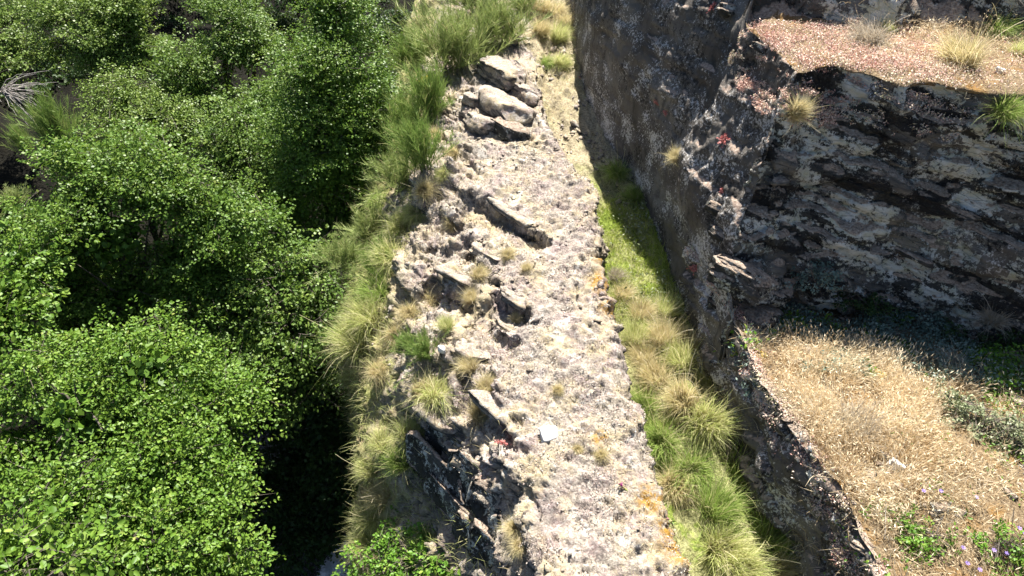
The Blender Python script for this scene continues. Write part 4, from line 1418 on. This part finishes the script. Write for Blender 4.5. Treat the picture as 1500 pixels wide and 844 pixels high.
def grass_on(P, F, n, seed, mask, L, wid, tilt, mat, name, label, droop=0.35, segs=3, heads=0.0, head_len=0.06, pull=(0, 0, 0)):
    p, nr, rng = surface_samples(P, F, n, seed, mask)
    a = rng.uniform(0, 2 * math.pi, n)
    # neighbouring blades share a direction
    fl = fbm(p * 1.5, 2, seed) * 5
    a = np.where(rng.uniform(0, 1, n) < 0.6, fl + rng.normal(0, 0.5, n), a)
    tl = np.abs(rng.normal(tilt, tilt * 0.5, n))
    d = np.stack([np.cos(a) * np.sin(tl), np.sin(a) * np.sin(tl), np.cos(tl)], 1) + 0.4 * nr + np.array(pull)
    ln = L * rng.uniform(0.45, 1.25, n)
    dr = rng.uniform(0.2, 1.2, n) * droop
    tint = np.clip(0.5 + 0.22 * fbm(p * 2.0, 2, seed + 3) + rng.normal(0, 0.2, n), 0, 1)
    parts = [blade_mesh(p - nr * 0.01, d, ln, wid * rng.uniform(0.7, 1.3, n), dr, segs, tint, rng)]
    if heads:
        k = int(n * heads)
        i = np.arange(k)
        D = unit(d)[i]
        tip = p[i] + D * ln[i][:, None] + np.array([0, 0, -1.0]) * (dr[i] * ln[i])[:, None]
        hd = unit(D + np.array([0, 0, -2.0]) * (dr[i])[:, None])
        lv = leaf_mesh(tip - hd * 0.01, hd, unit(rng.normal(size=(k, 3))), np.full(k, head_len) * rng.uniform(0.6, 1.3, k), np.full(k, 0.0085), np.clip(tint[i] + 0.25, 0, 1), True)
        lv = (lv[0], lv[1], lv[2], np.ones(len(lv[3])))
        lv2 = leaf_mesh(tip - hd * 0.01, hd, unit(np.cross(hd, rng.normal(size=(k, 3)))), np.full(k, head_len) * rng.uniform(0.6, 1.3, k), np.full(k, 0.0085), np.clip(tint[i] + 0.25, 0, 1), True)
        lv2 = (lv2[0], lv2[1], lv2[2], np.ones(len(lv2[3])))
        parts += [lv, lv2]
    V, F, T, A = merge(parts)
    return stuff(name, label, 'grass', V, F, mat, T, A)


TP, TF = CL['cliff_terrace'][1:]
UP, UF = CL['cliff_step'][1:]


def m_dry(c, n):
    sx, sy = screen_xy(c)
    near = (c[:, 0] - x_wall(c[:, 1]))
    m = (n[:, 2] > 0.6) * sstep(0.02, 0.3, near) * (sx > 1040) * (sx < 1950) * (sy > 495 + 0.17 * np.maximum(0, sx - 1130)) * (sy < 1150)
    core = np.exp(-((sx - 1240) / 130) ** 2 - ((sy - 620) / 110) ** 2)
    return m * (0.10 + 1.5 * core) * sstep(-0.25, 0.35, fbm(c * 2.3, 4, 811) + 0.8 * core)


grass_on(TP, TF, 14000, 801, m_dry, 0.32, 0.0055, 0.6, M['g_dry'], 'dry_grass', 'bleached dry grass with seed heads on the lower terrace', 0.45, 3, 0.75, 0.05)


def m_lit(c, n):
    sx, sy = screen_xy(c)
    return (n[:, 2] > 0.5) * (sx > 1030) * (sx < 1950) * (sy > 480 + 0.17 * np.maximum(0, sx - 1130)) * (sy < 1150) * (0.12 + sstep(-0.25, 0.3, fbm(c * 2.6, 4, 815))) * sstep(-0.02, 0.15, c[:, 0] - x_wall(c[:, 1]))


grass_on(TP, TF, 19000, 802, m_lit, 0.19, 0.0055, 1.2, M['g_brown'], 'dry_litter', 'brown litter of fallen stalks on the lower terrace', 0.15, 2)


def m_up(c, n):
    sx, sy = screen_xy(c)
    return (n[:, 2] > 0.5) * (c[:, 2] > 2.2) * (c[:, 2] < 3.2) * (c[:, 1] < 9.2) * (sx > 1130) * sstep(1130, 1420, sx) * (0.3 + sstep(110, 60, sy))


grass_on(UP, UF, 6000, 803, m_up, 0.16, 0.006, 0.6, M['g_dry'], 'terrace_grass', 'blond dry grass at the back of the upper terrace', 0.45, 3, 0.6, 0.05)


def leaves_on(P, F, n, seed, mask, L, mat, name, label, cat, lift=0.02, flat=0.6, clump=None, simple=True, w=0.6):
    p, nr, rng = surface_samples(P, F, n, seed, mask)
    ax = unit(rng.normal(size=(n, 3)) + 0.3 * nr)
    nn = unit(nr * flat + 0.5 * rng.normal(size=(n, 3)))
    ln = L * rng.uniform(0.5, 1.4, n)
    tint = np.clip(0.5 + 0.30 * fbm(p * 2.4, 3, seed + 4) + rng.normal(0, 0.22, n), 0, 1)
    V, F, T, A = leaf_mesh(p + nr * (lift * rng.uniform(-0.2, 1.0, n))[:, None], ax, nn, ln, ln * w, tint, simple)
    return stuff(name, label, cat, V, F, mat, T)


def m_sed(c, n):
    sx, sy = screen_xy(c)
    return (n[:, 2] > 0.62) * (c[:, 2] > 2.2) * (c[:, 2] < 3.2) * (c[:, 1] < 9.0) * (1 - 0.85 * sstep(1330, 1440, sx)) * (0.3 + sstep(-0.6, 0.2, fbm(c * 2.5, 3, 831))) * (1 + 1.5 * sstep(1200, 1080, sx))


leaves_on(UP, UF, 46000, 804, m_sed, 0.021, M['sedum'], 'stonecrop_carpet', 'pink and rust stonecrop carpet on the upper terrace', 'stonecrop', 0.06)


def m_rim(c, n):
    sx, sy = screen_xy(c)
    near = c[:, 0] - x_wall(c[:, 1])
    return (n[:, 2] > 0.15) * (near < 0.38) * (c[:, 2] > 0.2) * (sx < 1300) * (sy < 900) * sstep(-0.5, 0.2, fbm(c * 3.0, 3, 841))


leaves_on(TP, TF, 11000, 805, m_rim, 0.022, M['sedum'], 'stonecrop_rim', 'pinkish stonecrop crust along the lower terrace lip', 'stonecrop', 0.03)


def m_crust(c, n):
    return (n[:, 2] > 0.1) * (c[:, 1] > 2.3) * (c[:, 1] < 12.5) * sstep(-1.3, -0.6, c[:, 2]) * (0.06 + sstep(-0.2, 0.5, fbm(c * 3.0, 4, 851)))


leaves_on(RP, RF, 42000, 806, m_crust, 0.020, M['crust_bits'], 'dry_moss_crust', 'pale pinkish crust of dry moss and stonecrop on the ridge top', 'moss', 0.022, 0.5)


def m_slope(c, n):
    z = c[:, 2]
    return (n[:, 2] > 0.1) * (z < -0.55) * (z > -3.4) * (0.25 + sstep(-0.9, -1.3, z)) * (0.35 + 0.65 * sstep(5.8, 7.6, c[:, 1])) * (c[:, 1] > 3) * (c[:, 1] < 19) * sstep(-0.5, 0.3, fbm(c * 1.3, 3, 861) + sstep(-0.6, -1.4, z))


grass_on(RP, RF, 26000, 807, m_slope, 0.26, 0.0075, 0.8, M['g_mid'], 'slope_grass', 'yellow-green grass covering the left slope of the ridge', 0.6, 2, pull=(-0.35, 0, 0))


def m_top(c, n):
    return (n[:, 2] > 0.35) * (c[:, 2] > -1.2) * (c[:, 1] > 2.5) * (c[:, 1] < 18) * sstep(0.05, 0.5, fbm(c * 1.6, 3, 871) + 0.6 * sstep(0.1, -0.5, c[:, 0] - x_left(c[:, 1])) + 0.4 * sstep(11, 13, c[:, 1]))


grass_on(RP, RF, 11000, 808, m_top, 0.12, 0.005, 0.9, M['g_straw'], 'ridge_grass', 'short straw grass in patches on the ridge top', 0.5, 3)


def m_lime(c, n):
    f = sstep(9.9, 9.3, c[:, 1]) * sstep(6.4, 7.2, c[:, 1])
    return f * (c[:, 0] > x_right(c[:, 1]) - 0.02) * (c[:, 0] < x_wall(c[:, 1]))


grass_on(FP, FF, 8500, 809, m_lime, 0.17, 0.006, 0.75, M['g_lime'], 'lime_grass', 'lime green short grass at the bend of the channel', 0.5, 3)


def m_chan(c, n):
    return (c[:, 0] > x_right(c[:, 1]) - 0.02) * (c[:, 0] < x_wall(c[:, 1])) * (c[:, 1] > 2.2) * (c[:, 1] < 8.2)


grass_on(FP, FF, 5000, 810, m_chan, 0.17, 0.0065, 0.9, M['g_mid'], 'channel_grass', 'tangled yellow-green grass between the channel tufts', 0.5, 3)


def m_path(c, n):
    return (c[:, 0] > x_right(c[:, 1]) - 0.2) * (c[:, 0] < x_wall(c[:, 1])) * (c[:, 1] > 9.4) * (c[:, 1] < 22) * sstep(-0.4, 0.3, fbm(c * 1.8, 3, 881))


grass_on(FP, FF, 6000, 811, m_path, 0.12, 0.007, 1.0, M['g_straw'], 'path_grass', 'flattened straw grass on the far channel path', 0.4, 3)


def m_shade(c, n):
    sx, sy = screen_xy(c)
    return (n[:, 2] > 0.4) * (c[:, 1] > 5.1) * (c[:, 1] < 7.3) * (c[:, 0] > 2.75) * (c[:, 0] < 6.6) * sstep(-0.25, 0.25, fbm(c * 1.6, 3, 891))


leaves_on(TP, TF, 20000, 812, m_shade, 0.036, M['leaf_blue'], 'shade_stonecrop', 'blue-green stonecrop in the shade under the step face', 'stonecrop', 0.16, 0.4, None, True, 0.5)
leaves_on(TP, TF, 3500, 813, lambda c, n: m_shade(c, n) * sstep(0.0, 0.4, fbm(c * 1.9 + 9, 3, 895)), 0.055, M['leaf_herb'], 'shade_herbs', 'small green herbs in the shade under the step face', 'herbs', 0.14, 0.5)


def m_herb(c, n):
    sx, sy = screen_xy(c)
    k = np.zeros(len(c))
    for x0, y0, r, w in ((1340, 780, 70, 1.0), (1450, 640, 75, 0.8), (1390, 610, 60, 0.7), (1460, 800, 70, 0.7), (1290, 770, 40, 0.8), (1480, 560, 60, 1.0)):
        k = np.maximum(k, w * np.exp(-((sx - x0) / r) ** 2 - ((sy - y0) / r) ** 2))
    return (n[:, 2] > 0.5) * k


leaves_on(TP, TF, 2200, 814, lambda c, n: m_herb(c, n) * sstep(0.1, 0.5, fbm(c * 4.5, 2, 899)), 0.036, M['leaf_herb'], 'terrace_herbs', 'scattered green herbs in the near part of the lower terrace', 'herbs', 0.09, 0.6, None, False, 0.55)

def chips_on(P, F, n, seed, mask, size, mat, name, label):
    p, nr, rng = surface_samples(P, F, n, seed, mask)
    cube = np.array([(x, y, z) for x in (-1, 1) for y in (-1, 1) for z in (-1, 1)], dtype=float)
    q = np.array([[0, 1, 3, 2], [4, 6, 7, 5], [0, 4, 5, 1], [2, 3, 7, 6], [0, 2, 6, 4], [1, 5, 7, 3]])
    a = rng.uniform(0, 2 * math.pi, n)
    ex = np.stack([np.cos(a), np.sin(a), rng.normal(0, 0.25, n)], 1)
    ex = unit(ex - nr * (ex * nr).sum(1, keepdims=True))
    ey = np.cross(nr, ex)
    s = size * np.exp(rng.normal(0, 0.45, n))
    c = cube[None] * (1 + 0.35 * rng.normal(size=(n, 8, 3)))
    V = p[:, None] + (ex[:, None] * c[..., :1] * 0.5 + ey[:, None] * c[..., 1:2] * 0.36 + nr[:, None] * (c[..., 2:] * 0.20 + 0.06)) * s[:, None, None]
    V = V.reshape(-1, 3)
    Fq = ((np.arange(n) * 8)[:, None, None] + q[None]).reshape(-1, 4)
    o = link(name, new_mesh(name, V, Fq, mat, False, {'soil': np.zeros(len(V)), 'orange': np.zeros(len(V))}))
    tag(o, label, 'stones', None, 'stuff')


chips_on(RP, RF, 1500, 820, lambda c, n: (n[:, 2] > 0.3) * (c[:, 1] > 2.3) * (c[:, 1] < 13.5) * (c[:, 2] > -1.2) * sstep(-0.1, 0.6, fbm(c * 2.2, 3, 822) + 0.3 * sstep(0.2, -0.3, c[:, 0] - x_left(c[:, 1]))), 0.032, M['ridge'], 'stone_chips', 'loose chips of rock scattered over the ridge top and flank')
chips_on(TP, TF, 500, 823, lambda c, n: (n[:, 2] > 0.4) * (c[:, 1] > 2) * (c[:, 1] < 6.8) * (c[:, 0] < 6) * sstep(0.0, 0.5, fbm(c * 2.0, 3, 824)), 0.05, M['cliff'], 'terrace_chips', 'loose chips of rock scattered on the lower terrace')
chips_on(FP, FF, 300, 825, lambda c, n: (c[:, 1] > 9.5) * (c[:, 1] < 18) * sstep(0.0, 0.5, fbm(c * 2.0, 3, 826)), 0.06, M['ridge'], 'path_chips', 'loose stones on the far channel path')

def m_weed(c, n):
    sx, sy = screen_xy(c)
    return (np.exp(-((sx - 960) / 30) ** 2 - ((sy - 440) / 25) ** 2) + 0.6 * np.exp(-((sx - 930) / 20) ** 2 - ((sy - 340) / 30) ** 2)) * (c[:, 0] < x_wall(c[:, 1])) * (c[:, 0] > x_right(c[:, 1]))


leaves_on(FP, FF, 900, 830, m_weed, 0.045, M['leaf_sage'], 'channel_weeds', 'pale green weeds at the end of the lime grass', 'weeds', 0.2, 0.5, None, True, 0.5)

# ------------------------------------------------------------------ small single plants
def cushion_mesh(seed, mat, r=0.12, h=0.07):
    n = 18
    u = np.linspace(0, 2 * math.pi, n, endpoint=False)
    V, F = [], []
    rows = 7
    for i in range(rows):
        f = i / (rows - 1)
        rr = r * math.cos(f * math.pi / 2 * 0.97)
        for a in u:
            V.append((math.cos(a) * rr, math.sin(a) * rr, h * math.sin(f * math.pi / 2) - 0.02))
    for i in range(rows - 1):
        for j in range(n):
            F.append((i * n + j, i * n + (j + 1) % n, (i + 1) * n + (j + 1) % n, (i + 1) * n + j))
    V = np.array(V)
    V *= (1 + 0.30 * fbm(V * 14 + seed, 3, seed))[:, None]
    return new_mesh('moss_cushion', V, np.array(F), mat, True)


for k, (px, py, r, lab) in enumerate(((1318, 533, 0.15, 'golden moss cushion at the shadow edge of the lower terrace'), (1290, 548, 0.09, 'small yellow moss cushion left of the golden one'), (1365, 545, 0.10, 'rusty moss cushion right of the golden one'),
                                       (1118, 520, 0.07, 'small orange moss cushion on the terrace lip'), (625, 122, 0.22, 'yellow moss pad under the far overhanging broom'))):
    p, nrm = spot(px, py)
    place('moss_cushion', cushion_mesh(k + 3, M['moss'], r, r * 0.5), p, nrm, k, 1, lab, 'moss', None, 0.7)


def rosette_mesh(seed, mat, n=110, r=0.05, L=0.034):
    rng = np.random.default_rng(seed)
    p = rng.normal(size=(n, 3)) * np.array([r * 0.5, r * 0.5, r * 0.25]) + np.array([0, 0, r * 0.3])
    V, F, T, A = leaf_mesh(p, unit(p + 0.01 + rng.normal(size=(n, 3)) * 0.02), unit(rng.normal(size=(n, 3)) + np.array([0, 0, 1])), np.full(n, L), np.full(n, L * 0.6), rng.uniform(0, 1, n), False)
    return new_mesh('stonecrop', V, F, mat, False, {'tint': T})


RS = [rosette_mesh(k, M['red_sedum']) for k in (0, 2, 0)]
for k, (px, py, s, lab) in enumerate(((1017, 393, 0.9, 'red stonecrop clump low on the hewn wall corner'), (962, 150, 0.7, 'tiny red stonecrop high on the dark wall'), (1060, 205, 1.1, 'red stonecrop in the cleft below the upper terrace tip'), (1058, 280, 0.7, 'small red stonecrop lower in the cleft'),
                                       (975, 165, 0.6, 'red stonecrop speck beside the tiny one on the dark wall'), (835, 35, 0.9, 'red stonecrop at the far end of the hewn wall'), (1045, 10, 1.0, 'red stonecrop on the dark stub at the top'), (735, 650, 1.0, 'reddish stonecrop in the notch of the near ridge edge'), (850, 115, 0.7, 'red stonecrop at the foot of the far wall'))):
    p, nrm = spot(px, py)
    place('stonecrop', RS[k % 3], p, nrm, k, s, lab, 'stonecrop', 'red stonecrops on the rock', 0.9, s * 0.6)

# purple flowers in the near right corner
rng = np.random.default_rng(5)


def flower_mesh(seed):
    rng = np.random.default_rng(seed)
    a = np.arange(6) / 6 * 2 * math.pi
    pos = np.tile(np.array([[0.01, 0.0, 0.12]]), (6, 1))
    ax = np.stack([np.cos(a), np.sin(a), 0.35 + 0 * a], 1)
    return leaf_mesh(pos, ax, np.tile(np.array([[0, 0, 1.0]]), (6, 1)) + 0.2 * rng.normal(size=(6, 3)), np.full(6, 0.024), np.full(6, 0.015), rng.uniform(0, 1, 6), False)


fm = flower_mesh(1)
flower = new_mesh('petals', fm[0], fm[1], M['flower'], False, {'tint': fm[2]})
sm = tube([(0, 0, -0.02), (0.004, 0, 0.05), (0.01, 0, 0.12)], [0.003, 0.0025, 0.002], 4)
stem_me = new_mesh('stem', sm[0], sm[1], M['bark'], True)
for px, py, lab in ((1372, 730, 'uppermost single purple flower of the lower terrace'), (1420, 738, 'purple flower left of the corner group'), (1482, 782, 'purple flower nearest the right edge'), (1492, 790, 'purple flower at the very right edge'), (1467, 820, 'purple flower low in the right corner'),
                    (1404, 812, 'purple flower left in the bottom group'), (1410, 835, 'purple flower at the bottom edge'), (1425, 842, 'purple flower cut by the bottom edge'), (1445, 815, 'purple flower in the middle of the corner group'), (1344, 728, 'leftmost purple flower of the lower terrace')):
    p, nrm = spot(px, py, CB)
    e = bpy.data.objects.new('flower', None)
    COL.objects.link(e)
    e.location = tuple(p)
    e.rotation_euler = (0, 0, px)
    tag(e, lab, 'flower', 'purple flowers of the lower terrace')
    link('petals', flower, e)
    link('stem', stem_me, e)

# creeping thistle stalk with magenta buds on the ridge edge
a, b = spot(908, 713)[0], spot(985, 765)[0]
e = bpy.data.objects.new('thistle_stalk', None)
COL.objects.link(e)
e.location = tuple(a)
tag(e, 'pale creeping stalk with magenta buds across the orange ridge edge', 'stalk')
pts = wavy(a, b, 14, 0.05, rng) - a
pts[:, 2] += 0.035
tv = tube(pts, np.linspace(0.008, 0.013, 14), 5)
link('stem', new_mesh('stem', tv[0], tv[1], M['g_straw'], True, {'tint': tv[2] + 0.4, 'along': tv[3] + 1}), e)
k = 60
i = rng.integers(0, 14, k)
lv = leaf_mesh(pts[i], unit(rng.normal(size=(k, 3))), unit(rng.normal(size=(k, 3)) + np.array([0, 0, 1])), np.full(k, 0.05), np.full(k, 0.02), rng.uniform(0.4, 1, k), False)
link('leaves', new_mesh('leaves', lv[0], lv[1], M['leaf_willow'], False, {'tint': lv[2]}), e)
for j in (0, 8, 12):
    bm = rosette_mesh(40 + j, M['magenta'], 30, 0.018, 0.02)
    link('bud', bm, e, pts[j])

# bare twigs and stalks
def stalk(px0, py0, px1, py1, r, lab, lift=0.06, only=None, name='dry_stalk'):
    a, b = spot(px0, py0, only)[0], spot(px1, py1, only)[0]
    pts = wavy(a, b, 9, 0.03, rng)
    pts[:, 2] += lift * np.sin(np.linspace(0.2, math.pi - 0.2, 9))
    tv = tube(pts - a, np.linspace(r, r * 0.5, 9), 5)
    o = link(name, new_mesh(name, tv[0], tv[1], M['grey_wood'], True), None, a)
    tag(o, lab, 'twig')


stalk(1360, 520, 1320, 560, 0.007, 'curved grey twig over the golden moss', 0.12, CB)
stalk(1300, 690, 1325, 640, 0.006, 'thin twig above the lilac stone', 0.05, CB)
stalk(1295, 790, 1298, 715, 0.005, 'pale upright stalk below the lilac stone', 0.05, CB)
stalk(1450, 220, 1500, 232, 0.005, 'bare stalk on the right end of the step face', 0.05, CB)
stalk(1105, 595, 1135, 600, 0.005, 'dead root sticking out of the terrace lip', 0.05, CB)
stalk(1400, 5, 1500, 20, 0.008, 'dark bare twig above the upper terrace', 0.2, CB)
